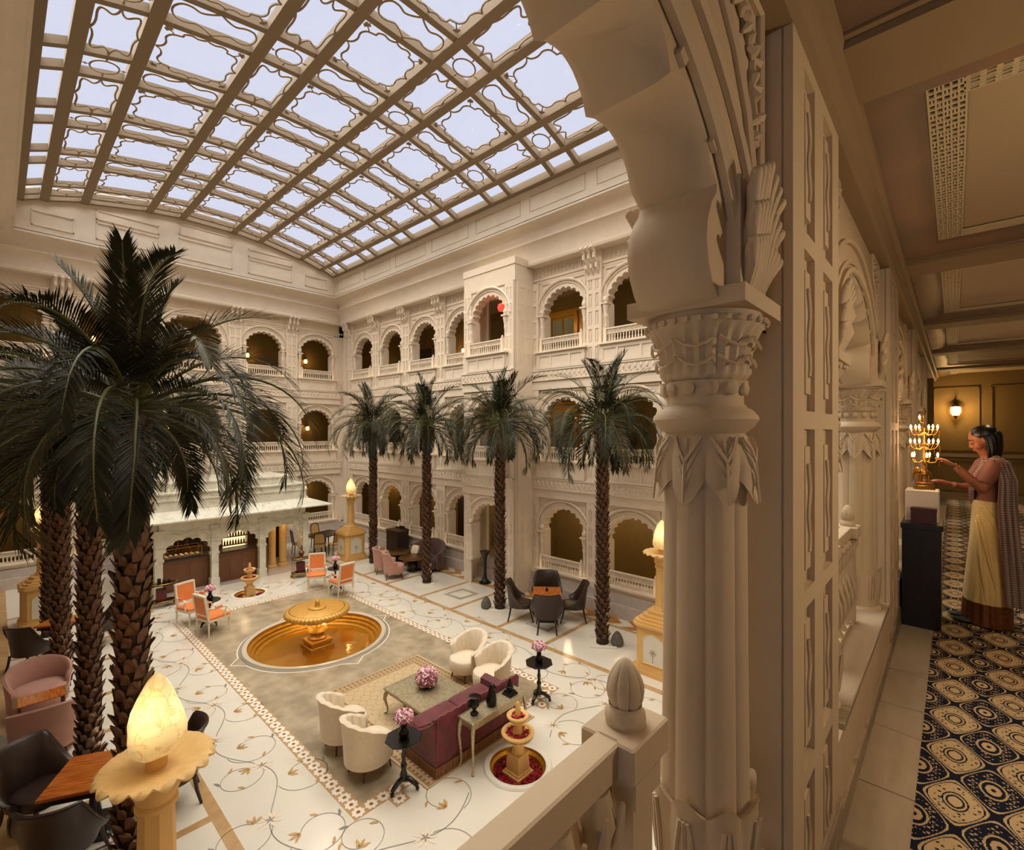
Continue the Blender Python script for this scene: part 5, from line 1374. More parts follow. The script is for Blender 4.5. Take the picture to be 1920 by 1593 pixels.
def make_palm(label, near):
    t = thing('palm_tree', label, 'palm', (0, 0, 0), 0, 'date palms in two rows')
    b = MB(); b.lathe([(trunk_r(z)*(1.0 if i else 1.05), z) for i, z in enumerate([.02+5.08*k/18 for k in range(19)])]+[(.09, 5.25), (.03, 5.35)], 14); b.build('trunk', 'trunk', t)
    b = MB(); k = 0; n = 292
    for i in range(n):
        z = .16+5.0*(i+.5)/n; a = i*2.39996; s = (1.0 if near else 1.0)*rnd.uniform(.85, 1.2)
        loc = (trunk_r(z)*math.cos(a), trunk_r(z)*math.sin(a), z)
        if near:
            o = link('leaf_base', M_boot, t, loc, a+PI/2); o.rotation_euler = (rnd.uniform(-.25, .1), rnd.uniform(-.2, .2), a+PI/2); o.scale = (s*.85, s*.72, s*1.0)
        else:
            b.at(loc, rz=a+PI/2, rx=rnd.uniform(-.25, .1), sc=(s*.85, s*.72, s*.95)); boot_geo(b)
    if not near: stuff(b.build('leaf_base', 'boot', t, smooth=0))
    Fs = F_near if near else F_far
    g = 0
    for i, (e, L, c, dr) in enumerate(RINGS):
        cc = c+(1 if near and 1 < i < 7 else 0)
        for k in range(cc):
            a = 2*PI*(k+.5*(i % 2)+rnd.uniform(-.22, .22))/cc+i*.4
            o = link('frond', Fs[i][g % 2], t, (.05*math.cos(a), .05*math.sin(a), 5.18+.02*(7-i)), a); g += 1
            s = rnd.uniform(.9, 1.08); o.scale = (s, s, s); o.rotation_euler = (rnd.uniform(-.2, .2), rnd.uniform(-.08, .08), a)
    b = MB(); s_ = .31
    for (x0, x1, y0, y1) in ((-s_, s_, -s_, -s_+.05), (-s_, s_, s_-.05, s_), (-s_, -s_+.05, -s_+.05, s_-.05), (s_-.05, s_, -s_+.05, s_-.05)): b.box(x0, x1, y0, y1, 0, .03)
    b.build('planter_frame', 'sand_panel', t, smooth=0)
    b = MB(); b.box(-s_+.04, s_-.04, -s_+.04, s_-.04, .001, .012)
    for i in range(170):
        x, y = rnd.uniform(-.25, .25), rnd.uniform(-.25, .25); b.sphere((x, y, .014), (.016, .014, .009), 5, 3)
    stuff(b.build('pebbles', 'pebble', t))
    return t
P0 = make_palm('large date palm nearest the camera, its crown filling the left side', True)
def copy_palm(src, loc, rz, label): return dup(src, loc, rz, label)
P0.location = (-6.05, .93, 0); P0.rotation_euler = (0, 0, .3)
copy_palm(P0, (-9.5, .95, 0), 1.7, 'date palm of the left row just left of the nearest trunk')
copy_palm(P0, (-12.75, .86, 0), 3.1, 'date palm of the left row, third trunk counting from the nearest')
Q0 = make_palm('date palm in front of the long wall, rightmost and nearest of its row', False)
Q0.location = (-6.1, 9.73, 0); Q0.rotation_euler = (0, 0, 2.2)
copy_palm(Q0, (-9.42, 9.67, 0), 3.9, 'date palm in front of the projecting bay')
copy_palm(Q0, (-12.78, 9.66, 0), .7, 'date palm beside the purple sofa and gilt tables')
copy_palm(Q0, (-16.19, 9.73, 0), 5.2, 'date palm beside the far lamp pillar, farthest of the long wall row')
copy_palm(Q0, (-16.2, .88, 0), 1.0, 'date palm of the left row farthest from the camera')
for i, (x, y, lab) in enumerate(((-9.72, 9.42, 'grey carved stone cone left of the palm by the projecting bay'), (-5.78, 9.86, 'grey carved stone cone right of the rightmost palm'))):
    t = thing('stone_cone', lab, 'ornament', (x, y, .012))
    b = MB(); b.lathe([(.12, 0), (.14, .05), (.135, .12), (.11, .2), (.07, .27), (.03, .31), (.004, .33)], 16, lambda a, r, z: r*(1+.06*abs(math.cos(5*a+z*20)))); b.build('body', 'grey_stone', t)

for (x, y) in ((-6.05, .93), (-9.5, .95), (-12.75, .86), (-6.1, 9.73), (-9.42, 9.67), (-12.78, 9.66), (-16.19, 9.73)):
    for a in (.9, 3.6): light('SPOT', (x+.34*math.cos(a), y+.34*math.sin(a), .05), 9, (1, .74, .42), .02, (R(180)+R(14)*math.sin(a), -R(14)*math.cos(a), 0), 60, 'palm_uplight')
# ================================================================ marble pavilion
PXF = -17.5
pv = thing('pavilion', 'white marble pavilion bar with cusped arches and a wide eave', 'pavilion', (PXF, 5.5, 0))
YC = [-2.2, -.72, .72, 2.2]
b = MB()
for (w0, w1, z0, z1) in ((0, .3, 0, .06),): b.box(-2.2, .12, -2.5, 2.5, 0, .02)
b.build('platform', 'plinth_marble', pv, smooth=0)
for y in YC:
    b = MB(); b.bbox(-.13, .13, y-.13, y+.13, 0, .3, .015); b.box(-.1, .1, y-.1, y+.1, .3, 1.95); b.bbox(-.13, .13, y-.13, y+.13, 1.5, 1.58, .015); b.box(-.12, .12, y-.16, y+.16, 1.88, 2.0)
    b.build('column', 'pav_marble', pv, smooth=20)
for i in range(3):
    yc = (YC[i]+YC[i+1])/2; U = (YC[i+1]-YC[i])/2
    b = MB(); arch_face(b, U-.14, 1.05, 1.12, .52, 7, U, 2.25, .12, .13, 6, back=True)
    o = b.build('arch_panel', 'pav_marble', pv, (.06, yc, 0), PI/2, smooth=35)
for s in (-1, 1):                           # side screens
    b = MB(); arch_face(b, .7, 0, 1.1, .55, 7, 1.0, 2.25, .1, .12, 6, back=True); b.build('side_arch', 'pav_marble', pv, (-1.1, s*2.2, 0), 0 if s < 0 else PI, smooth=35)
b = MB(); rows = [[(.65+.0, -2.95, 2.28), (.65, 2.95, 2.28)], [(.65, -2.95, 2.32), (.65, 2.95, 2.32)], [(.0, -2.3, 2.56), (.0, 2.3, 2.56)]]
b.box(.03-2.5, .03, -2.3, 2.3, 2.25, 2.6)
P = lambda x0, x1, y, z: [(x1, -y, z), (x1, y, z), (x0, y, z), (x0, -y, z)]
b.rings([P(-3.1, .66, 2.95, 2.29), P(-3.1, .66, 2.95, 2.33), P(-2.5, .04, 2.3, 2.56)], True, True); b.build('eave', 'pav_marble', pv, smooth=0)
b = MB()
for (x, y, z0, z1) in ((.04, 2.3, 2.56, 2.62), (.0, 2.26, 2.62, 2.86), (.05, 2.31, 2.86, 2.9), (-.02, 2.24, 2.9, 3.06), (.03, 2.29, 3.06, 3.1), (-.35, 1.9, 3.1, 3.34), (-.3, 1.95, 3.34, 3.38)): b.box(-2.5, x, -y, y, z0, z1)
b.build('roof_block', 'pav_marble', pv, smooth=0)
b = MB(); b.box(-2.35, -2.3, -2.2, 2.2, 0, 2.25); b.build('back_wall', 'dark_wood', pv, smooth=0)
t = thing('bar_counter', 'dark wooden bar counter inside the marble pavilion', 'counter', (PXF-.45, 5.0, .02))
b = MB(); b.box(-.3, .22, -1.65, 1.5, 0, .95); b.build('body', 'counter_wood', t, smooth=0)
b = MB(); b.bbox(-.34, .26, -1.69, 1.54, .95, 1.0, .008); b.build('countertop', 'dark_wood', t, smooth=20)
for i in range(8): b = MB(); b.box(.222, .232, -1.6+i*.38, -1.28+i*.38, .1, .85); b.build('panel', 'counter_wood', t, smooth=0)
t = thing('display_case', 'glass pastry display case on the left end of the bar counter', 'display case', (PXF-.45, 4.0, 1.022))
b = MB(); b.box(-.22, .2, -.5, .5, .0, .03); b.build('base', 'dark_wood', t, smooth=0)
b = MB()
for y in (-.5, .5): 
    for x in (-.22, .19): b.box(x, x+.012, y-.006, y+.006, 0, .32)
for x in (-.22, .19): b.box(x, x+.012, -.5, .5, .315, .327)
b.build('frame', 'brass', t, smooth=0)
b = MB(); b.poly(((.198, -.5, .03), (.198, .5, .03), (.198, .5, .32), (.198, -.5, .32))); b.poly(((-.22, -.5, .325), (.2, -.5, .325), (.2, .5, .325), (-.22, .5, .325))); b.build('pane', 'case_glass', t, smooth=0)
b = MB()
for i in range(3):
    for k in range(7): b.sphere((-.12+.1*i, -.42+.14*k, .06), (.035, .045, .03), 8, 5)
stuff(b.build('pastries', 'books', t))
light('AREA', (PXF-.47, 4.0, 1.33), 3, (1, .85, .6), (.3, .9), (0, 0, 0), name='case_lamp')
t = thing('lit_shelf', 'brightly lit bottle shelf behind the bar counter', 'shelf', (PXF-1.25, 5.72, -.28))
b = MB(); b.box(-.02, .0, -.38, .38, 1.0, 2.1); b.build('backlight', 'shelf_glow', t, smooth=0)
for z in (1.0, 1.28, 1.56, 1.84, 2.1): b = MB(); b.box(0, .18, -.4, .4, z, z+.025); b.build('shelf', 'counter_wood', t, smooth=0)
for y in (-.41, .39): b = MB(); b.box(0, .18, y, y+.02, 1.0, 2.12); b.build('side_panel', 'counter_wood', t, smooth=0)
b = MB(); b.lathe([(.028, 0), (.03, .01), (.03, .1), (.012, .14), (.012, .19)], 10); M_bot = b.mesh('bottle', ['bottle_brown'], 40)
for r_ in range(4):
    for k in range(8): tag(link('bottle', M_bot, None, (PXF-1.15, 5.41+.088*k, .747+.28*r_)), f'{ORD[k]} amber bottle from the left on the {["bottom", "second", "third", "top"][r_]} row of the lit bar shelf', 'bottle', 'bottles on the lit bar shelf')
for i, y in enumerate((4.1, 4.75)):
    t = thing('carved_screen', ['dark carved mirror stand behind the display case, left one', 'dark carved mirror stand behind the display case, right one'][i], 'screen', (PXF-1.25, y-.25, .02))
    b = MB(); b.bbox(-.08, .08, -.28, .28, 0, 1.75, .02); b.build('body', 'dark_wood', t, smooth=20)
    b = MB(); b.tube([(.09, .2*math.cos(a*PI/10), 1.3+.28*math.sin(a*PI/10)) for a in range(21)], .025, 6); b.build('frame', 'brass_dark', t)
    b = MB(); b.poly([(.085, .18*math.cos(a*PI/8), 1.3+.25*math.sin(a*PI/8)) for a in range(16)]); b.build('mirror', 'glass_black', t, smooth=0)
for i, y in enumerate((6.86, 7.24)):
    t = thing('gilded_column', ['gilded column inside the pavilion, left of the pair', 'gilded column inside the pavilion, right of the pair'][i], 'column', (PXF-.8, y, .02))  # a pair of freestanding gilded columns
    b = MB(); b.lathe([(.17, 0), (.17, .08), (.13, .12), (.14, .2), (.12, .26), (.12, 1.6), (.13, 1.66), (.12, 1.72), (.17, 1.9), (.17, 2.2)], 16); b.build('body', 'sand', t)
light('POINT', (PXF-.4, 7.1, 2.1), 12, (1, .74, .36), .06, name='bar_lamp'); light('POINT', (PXF-1.3, 4.9, 2.1), 9, (1, .72, .4), .06, name='bar_lamp'); light('POINT', (PXF-1.3, 6.1, 2.1), 9, (1, .72, .4), .06, name='bar_lamp')
# gilt drinks trolleys
def trolley(label, loc, rz):
    t = thing('bar_trolley', label, 'trolley', loc, rz)
    for z in (.14, .62): b = MB(); b.prism([(.34*math.cos(a*PI/12), .2*math.sin(a*PI/12)) for a in range(24)], z, z+.02); b.build('shelf', 'glass_black', t, smooth=20)
    for z in (.17, .66): b = MB(); b.tube([(.34*math.cos(a*PI/12), .2*math.sin(a*PI/12), z) for a in range(25)], .01, 6); b.build('rail', 'brass', t)
    for a in (.5, PI-.5, PI+.5, -.5):
        b = MB(); b.tube([(.33*math.cos(a), .19*math.sin(a), .1), (.33*math.cos(a), .19*math.sin(a), .72)], .011, 6); l = b.build('leg', 'brass', t)
        b = MB(); b.at((.33*math.cos(a), .19*math.sin(a), .05)); b.tube([(0, -.012, 0), (0, .012, 0)], .045, 12); b.build('wheel', 'brass', l)
trolley('gilt oval drinks trolley in front of the pavilion, left end', (-16.6, 3.25, 0), PI/2)
for i, (dx, dy, h) in enumerate(((0, -.1, .16), (.02, .02, .12), (-.02, .13, .1))):
    b = MB(); b.box(-.05, .05, -.04, .04, 0, h); tag(b.build('box', 'black_wood', None, (-16.6+dx, 3.25+dy, .642), smooth=0), ['tall', 'middle', 'low'][i]+' dark box on the upper shelf of the left trolley', 'box')
b = MB(); b.bbox(-.1, .1, -.12, .12, 0, .36, .02); tag(b.build('case', 'maroon_case', None, (-16.6, 3.2, .162), smooth=20), 'maroon case on the lower shelf of the left trolley', 'case')
trolley('gilt oval drinks trolley in front of the pavilion, right end', (-16.5, 7.15, 0), PI/2)
b = MB(); b.bbox(-.1, .1, -.12, .12, 0, .36, .02); tag(b.build('case', 'maroon_case', None, (-16.5, 7.12, .162), smooth=20), 'maroon case on the lower shelf of the right trolley', 'case')
t = thing('bust', 'small dark bust figure standing on the right trolley', 'statue', (-16.5, 7.15, .642))
b = MB(); b.lathe([(.09, 0), (.09, .03), (.05, .06), (.08, .12), (.1, .2), (.05, .25), (.035, .28)], 16); b.build('body', 'counter_wood', t)
b = MB(); b.sphere((0, 0, .34), (.05, .045, .065), 12, 8); b.sphere((0, 0, .41), (.03, .03, .03), 8, 6); b.build('head', 'counter_wood', t)
# cane dining chairs in the far corner
t = thing('dining_table', 'dark wooden dining table with cane chairs in the far corner', 'table', (-19.2, 9.3, 0), R(20))
b = MB(); b.bbox(-.5, .5, -.7, .7, .71, .75, .01); b.build('tabletop', 'dark_wood', t, smooth=20)
for sx in (-.42, .42):
    for sy in (-.62, .62): b = MB(); b.tube([(sx, sy, .71), (sx, sy, 0)], [.03, .02], 8); b.build('leg', 'dark_wood', t)
def cane_chair(label, loc, rz):
    t = thing('cane_chair', label, 'chair', loc, rz, 'cane dining chairs')
    b = MB(); b.bbox(-.22, .23, -.23, .23, .42, .48, .015); b.build('seat', 'cane', t, smooth=30)
    b = MB()
    for s in (-1, 1): b.tube([(-.22, s*.2, .44), (-.26, s*.2, .72), (-.3, s*.17, .98)], .018, 6)
    b.tube([(-.3, -.18, .97), (-.31, 0, 1.02), (-.3, .18, .97)], .022, 6); b.tube([(-.24, -.2, .58), (-.24, .2, .58)], .016, 6); b.build('back_frame', 'dark_wood', t)
    b = MB(); b.poly(((-.243, -.19, .58), (-.243, .19, .58), (-.295, .16, .97), (-.295, -.16, .97))); b.build('cane_panel', 'cane', t, smooth=0)
    for sx, sy in ((.2, .2), (.2, -.2), (-.2, .2), (-.2, -.2)): leg(sx, sy, .43, sx*.1, sy*.1, .02, .014).build('leg', 'dark_wood', t)
for i, (x, y, a) in enumerate(((-18.5, 8.75, 150), (-18.35, 9.35, 175), (-18.7, 10.0, 215), (-19.5, 8.35, 80), (-20.0, 9.4, 10))):
    cane_chair(['cane backed dining chair nearest the pavilion end', 'cane backed dining chair in the middle of the near table side', 'cane backed dining chair next to the far lamp pillar', 'cane backed dining chair at the head of the table by the pavilion', 'cane backed dining chair on the far side of the corner table'][i], (x, y, 0), R(a))
# ================================================================ wall lamps, lanterns, doors behind the arches
def sconce(loc, rz, label, pw=6, sc=1):
    t = thing('wall_sconce', label, 'wall lamp', loc, rz, 'lantern sconces in the galleries')
    b = MB(); b.lathe([(.05, 0), (.05, .01)], 10); b.at((0, 0, 0), rx=PI/2); b.lathe([(.05, 0), (.04, .02)], 10)
    b.at(); b.tube([(0, 0, 0), (0, -.1, .06), (0, -.16, .1), (0, -.16, .02)], .01, 6); b.build('bracket', 'iron', t)
    b = MB(); b.lathe([(.03, 0), (.07, -.03), (.085, -.12), (.06, -.2), (.03, -.22)], 12, c=(0, -.16)); b.build('glass', 'lamp_glow_far', t)
    b = MB(); b.lathe([(.05, .03), (.075, -.01), (.03, .005)], 10, c=(0, -.16)); b.lathe([(.05, -.2), (.02, -.25), (.005, -.28)], 8, c=(0, -.16)); b.build('cap', 'iron', t)
    if sc != 1: t.scale = (sc,)*3
    l = light('POINT', (0, -.3, -.1), pw, (1, .66, .3), .04, name='sconce_lamp'); l.location = tuple(Matrix.Translation(loc) @ Matrix.Rotation(rz, 4, 'Z') @ Vector((0, -.32, -.1)))
LN = ['ground', 'middle', 'top']
for lvl, spots in enumerate((((10.95,), (-.3,), (2.4,)), ((11.1,), (5.0,)), ((11.0,), (8.2,), (2.6,)))):
    for (y,) in spots:
        sconce((-25.05, y, (2.15, 5.25, 8.75)[lvl]), PI/2, f'lit lantern sconce on the end wall of the {LN[lvl]} gallery, {"rightmost" if y > 10 else "middle" if y > 4 else "left"} one' if y != 2.4 else 'lit lantern sconce on the ground gallery end wall, behind the palm trunks')
for x, z, lab in ((-22.3, 8.35, 'lit lantern sconce seen through the second top-floor arch from the far corner'), (-16.55, 8.6, 'lit lantern sconce seen through the top-floor arch just left of the bay, left one'), (-15.7, 8.6, 'lit lantern sconce seen through the top-floor arch just left of the bay, right one'), (-21.6, 2.25, 'lit lantern sconce seen through a ground-floor arch of the long wall')):
    sconce((x, 14.0, z), 0, lab)
for x, z in ((-7.5, 2.3), (-3.4, 2.3), (-6, 8.9), (-10.5, 8.9), (-6, 5.5), (-10.5, 5.5), (-14, 5.5), (-18, 5.5), (-5.5, 2.3), (-9.5, 2.3), (-14, 2.3), (-18, 2.3)):  # bare lamps added to brighten the long wall's gallery interiors
    light('POINT', (x, 13.0, z), 9 if z > 3 else 16, (1, .7, .36), .05, name='gallery_fill')
for y, z in ((1, 5.5), (8, 5.5), (1, 8.9), (5.3, 8.9), (1, 2.4), (5.3, 2.6), (9, 2.3)): light('POINT', (-24, y, z), 8, (1, .7, .36), .05, name='gallery_fill')  # the same added fill for the end wall galleries
# little uplights standing beside the balustrade posts
for lvl in range(3):
    for i, u in enumerate(XR):
        if lvl == 0 and i == 4: continue
        off = .9 if i == 4 else 0
        for s in (-1, 1): light('POINT', (u+s*.8, WY-.30-off, Z0[lvl]+1.3), .32, (1, .74, .42), .02, name='balustrade_uplight')
    for y in (10.28, 7.95, 2.65, .33):
        for s in (-1, 1): light('POINT', (WX+.30, y+s*.8, Z0[lvl]+1.3), .32, (1, .74, .42), .02, name='balustrade_uplight')
t = thing('red_lantern', 'glowing red lantern hanging in the top arch of the projecting bay', 'lantern', (-10.62, 11.0, 8.95))
b = MB(); b.lathe([(.04, .14), (.12, .1), (.15, 0), (.12, -.1), (.05, -.14)], 14); b.build('shade', 'red_glow', t)
b = MB(); b.tube([(0, 0, .14), (0, 0, .9)], .008, 5); b.build('chain', 'iron', t)
b = MB(); b.lathe([(.05, -.14), (.03, -.2), (.005, -.26)], 8); b.build('tassel', 'iron', t)
def double_door(label, x, zf, w, h):
    t = thing('double_door', label, 'door', (x, 14.1, zf))
    b = MB(); b.box(-w-.3, w+.3, -.04, .02, 0, h+.25); b.box(-w-.1, w+.1, -.1, -.03, h, h+.14); b.box(-w-.12, -w, -.1, -.03, 0, h); b.box(w, w+.12, -.1, -.03, 0, h); b.build('frame', 'gold_door', t, smooth=0)
    for s in (-1, 1):
        b = MB(); b.box(*sorted((s*.012, s*(w-.01))), -.07, -.05, .02, h-.02); b.build('leaf', 'gold_door', t, smooth=0)
        b = MB(); b.box(*sorted((s*.05, s*(w-.06))), -.078, -.07, .3, h-.1); b.build('pane', 'olive_glass', t, smooth=0)
double_door('gilt framed double door with pale panes on the top gallery', -10.45, 6.75, .52, 2.4)
double_door('gilt framed double door on the middle gallery behind the right palm', -10.45, 3.4, .52, 2.4)
def dark_door(label, x, zf, wall='right'):
    t = thing('door', label, 'door', (x, 14.1, zf)); b = MB(); b.box(-.5, .5, -.04, 0, 0, 2.2); b.build('leaf', 'dark_door', t, smooth=0)
    b = MB()
    for q in ((-.56, -.5, 0, 2.26), (.5, .56, 0, 2.26), (-.56, .56, 2.2, 2.28)): b.box(q[0], q[1], -.07, 0, q[2], q[3])
    b.build('frame', 'olive_wall', t, smooth=0)
dark_door('dark door seen through the third top-floor arch from the corner', -18.7, 6.75); dark_door('dark door seen through the ground-floor arch left of the bay', -15.8, .2); dark_door('dark door in the depth of the bay on the top floor', -12.3, 6.75)
t = thing('picture', 'small dark framed picture in the top-floor arch nearest the corner', 'picture', (-24.3, 14.1, 8.05))
b = MB(); b.box(-.25, .25, -.04, 0, -.32, .32); b.build('frame', 'dark_wood', t, smooth=0); b = MB(); b.box(-.19, .19, -.05, -.04, -.26, .26); b.build('canvas', 'picture_dark', t, smooth=0)
# ================================================================ walkway furnishings
t = thing('cabinet', 'black lacquered cabinet standing against the pier in the walkway', 'cabinet', (-.2, 5.3, 3.4))
b = MB(); b.bbox(-.122, .122, -.19, .25, .0, .80, .004); b.build('body', 'black_lacquer', t, smooth=20)
b = MB(); b.bbox(-.13, .135, -.205, .26, .80, .845, .006); b.build('top', 'black_lacquer', t, smooth=20)
for x in (-.06, .06): b = MB(); b.box(x-.052, x+.052, -.196, -.19, .06, .74); b.build('door', 'black_lacquer', t, smooth=0)
b = MB(); b.bbox(-.108, .108, -.11, .11, 0, .26, .006); tag(b.build('marble_block', 'white_block', None, (-.2, 5.36, 4.246), smooth=20), 'white marble block on the black cabinet under the candelabra', 'block')
t = thing('wooden_box', 'small dark wooden box on the black cabinet before the marble block', 'box', (-.185, 5.165, 4.246))
b = MB(); b.box(-.08, .08, -.035, .035, 0, .1); b.build('body', 'box_wood', t, smooth=0)
b = MB(); b.bbox(-.083, .083, -.038, .038, .1, .128, .004); b.build('lid', 'box_wood', t, smooth=20)
t = thing('candelabra', 'lit brass candelabra of three tiers on an elephant base', 'candelabra', (-.19, 5.36, 4.507), R(200)); t.scale = (.76, .76, 1)
b = MB(); b.bbox(-.085, .085, -.05, .05, 0, .035, .006); b.bbox(-.075, .075, -.042, .042, .035, .06, .006); b.build('base', 'brass_dark', t)
b = MB(); b.sphere((0, 0, .13), (.06, .036, .04), 14, 10); b.sphere((.062, 0, .155), (.032, .028, .034), 12, 8)
b.tube([(.085, 0, .15), (.1, 0, .12), (.098, 0, .085), (.108, 0, .07)], [.014, .011, .008, .006], 8)
for x in (-.038, .036):
    for y in (-.02, .02): b.tube([(x, y, .12), (x, y, .06)], [.017, .015], 8)
for y in (-.03, .03): b.sphere((.052, y, .15), (.016, .006, .024), 8, 6)
b.tube([(-.058, 0, .14), (-.07, 0, .1)], .004, 5); b.build('elephant', 'brass', t)
b = MB(); b.lathe([(.03, .16), (.02, .18), (.012, .2), (.02, .23), (.012, .26), (.01, .36), (.022, .38), (.01, .4), (.009, .5), (.02, .52), (.008, .54), (.007, .6), (.012, .62), (.004, .64)], 12); b.build('stem', 'brass', t)
b = MB(); b.tube([(0, 0, .62), (-.012, 0, .66), (0, 0, .69), (.01, 0, .665)], [.005, .01, .006, .003], 6); b.build('bird_finial', 'brass_dark', t)
for tier, (z, r_, n) in enumerate(((.27, .115, 5), (.385, .12, 6), (.505, .115, 6))):
    for k in range(n):
        a = 2*PI*k/n+.35*tier+.2; c, s = math.cos(a), math.sin(a)
        b = MB(); b.tube([(0, 0, z-.02), (.05*c, .05*s, z-.045), (.095*c, .095*s, z-.04), (r_*c, r_*s, z-.012)], .0045, 6)
        b.lathe([(.006, z-.012), (.02, z-.002), (.022, z+.004), (.004, z+.002)], 10, c=(r_*c, r_*s))
        ar = b.build('arm', 'brass', t)
        b = MB(); b.lathe([(.007, z+.002), (.007, z+.014), (.011, z+.022), (.0105, z+.03), (.004, z+.042), (.0005, z+.046)], 8, c=(r_*c, r_*s)); b.build('bulb', 'lamp_glow', ar)
        b = MB()
        for q in range(4): b.sphere((r_*1.12*c, r_*1.12*s, z-.02-.016*q), .0045, 5, 4)
        b.tube([(r_*c, r_*s, z-.008), (r_*1.12*c, r_*1.12*s, z-.02)], .002, 4); stuff(b.build('beads', 'brass_dark', ar))
b = MB(); b.tube([(0, 0, .56), (.03, 0, .575), (.04, 0, .59)], .004, 6); b.lathe([(.006, .588), (.016, .596), (.004, .596)], 10, c=(.04, 0)); ar = b.build('arm', 'brass', t)
b = MB(); b.lathe([(.006, .598), (.011, .612), (.004, .63), (.0005, .634)], 8, c=(.04, 0)); b.build('bulb', 'lamp_glow', ar)
for z in (.28, .4, .53): light('POINT', (-.19+.0, 5.36-.0, 4.507+z), 1.6, (1, .6, .3), .05, name='candelabra_lamp')
light('POINT', (-.1, 5.22, 4.95), 2.2, (1, .6, .3), .05, name='candelabra_lamp')
t = thing('wall_sconce', 'lit lantern sconce on the end wall of the walkway', 'wall lamp', (.02, 15.17, 5.55), 0)
b = MB(); b.box(-.03, .03, -.02, 0, -.12, .16); b.tube([(0, -.02, .1), (0, -.1, .22), (0, -.13, .15), (0, -.13, .06)], .01, 6); b.build('bracket', 'iron', t)
b = MB(); b.lathe([(.03, .05), (.085, .0), (.095, -.1), (.06, -.18), (.03, -.2)], 12, c=(0, -.13)); b.build('glass', 'lamp_glow', t)
b = MB(); b.lathe([(.035, .05), (.095, .01), (.05, .07), (.01, .1)], 12, c=(0, -.13)); b.lathe([(.05, -.19), (.02, -.24), (.003, -.28)], 8, c=(0, -.13))
for k in range(6): b.tube([(.09*math.cos(k*PI/3), -.13+.09*math.sin(k*PI/3), 0), (.098*math.cos(k*PI/3), -.13+.098*math.sin(k*PI/3), -.09), (.06*math.cos(k*PI/3), -.13+.06*math.sin(k*PI/3), -.19)], .005, 4)
b.build('cage', 'iron', t)
light('POINT', (.02, 14.85, 5.5), 22, (1, .64, .26), .06, name='sconce_lamp')
# ================================================================ woman in a saree
W = thing('person', 'woman in a gold and cream saree reaching to the candelabra in the walkway', 'person', (.20, 5.6, 3.408), R(189))
def remesh(b, name, m, parent, vox, it=6):
    me = b.mesh(name+'_raw', [m], 0); o = bpy.data.objects.new(name, me); COL.objects.link(o)
    md = o.modifiers.new('r', 'REMESH'); md.mode = 'VOXEL'; md.voxel_size = vox; md.use_smooth_shade = True
    sm = o.modifiers.new('s', 'SMOOTH'); sm.iterations = it; sm.factor = .5
    dg = bpy.context.evaluated_depsgraph_get(); me2 = bpy.data.meshes.new_from_object(o.evaluated_get(dg)); me2.name = name
    bpy.data.objects.remove(o); bpy.data.meshes.remove(me); me2.shade_smooth()
    return link(name, me2, parent)
HT = Matrix.Translation((.03, .0, 1.515)) @ Matrix.Rotation(R(24), 4, 'Y')     # head frame, tipped forward
b = MB()
b.M = HT
b.sphere((-.012, 0, .025), (.088, .072, .092), 24, 16); b.sphere((.022, 0, -.035), (.058, .054, .078), 20, 14); b.sphere((.04, 0, -.088), (.026, .03, .022), 12, 8)
b.tube([(.074, 0, .02), (.087, 0, -.012), (.092, 0, -.026)], [.007, .009, .010], 8); b.sphere((.086, 0, -.03), (.012, .016, .008), 8, 6)
b.sphere((.074, 0, -.056), (.014, .022, .007), 10, 6); b.sphere((.072, 0, -.068), (.014, .02, .008), 10, 6)
for s in (1, -1):
    b.sphere((.068, s*.03, .008), (.014, .02, .012), 10, 6); b.sphere((.066, s*.032, .03), (.012, .024, .007), 10, 6); b.sphere((.045, s*.045, -.03), (.03, .02, .03), 10, 6)
    b.sphere((-.012, s*.072, -.005), (.018, .009, .03), 10, 8)
b.at()
b.tube([(.03, 0, 1.45), (.0, 0, 1.4), (-.015, 0, 1.33)], [.05, .046, .055], 14)
b.sphere((-.02, 0, 1.24), (.085, .145, .12), 18, 12); b.sphere((-.015, 0, 1.08), (.085, .12, .14), 18, 12); b.sphere((-.01, 0, .92), (.1, .135, .12), 18, 12)
for s in (1, -1): b.sphere((.06, s*.06, 1.19), (.05, .055, .055), 12, 8)
b.sphere((-.01, .16, 1.3), .055, 12, 8); b.sphere((-.01, -.16, 1.3), .055, 12, 8)
SHL, ELB, WRI = (-.01, .155, 1.295), (.065, .20, 1.125), (.225, .19, 1.30)
b.tube([SHL, (.03, .18, 1.21), ELB], [.05, .046, .038], 12); b.sphere(ELB, .039, 10, 8)
b.tube([ELB, (.13, .2, 1.19), WRI], [.039, .037, .024], 12)
b.tube([(-.01, -.155, 1.295), (.04, -.19, 1.12), (.14, -.15, 1.1), (.2, -.08, 1.13)], [.05, .04, .036, .024], 12)
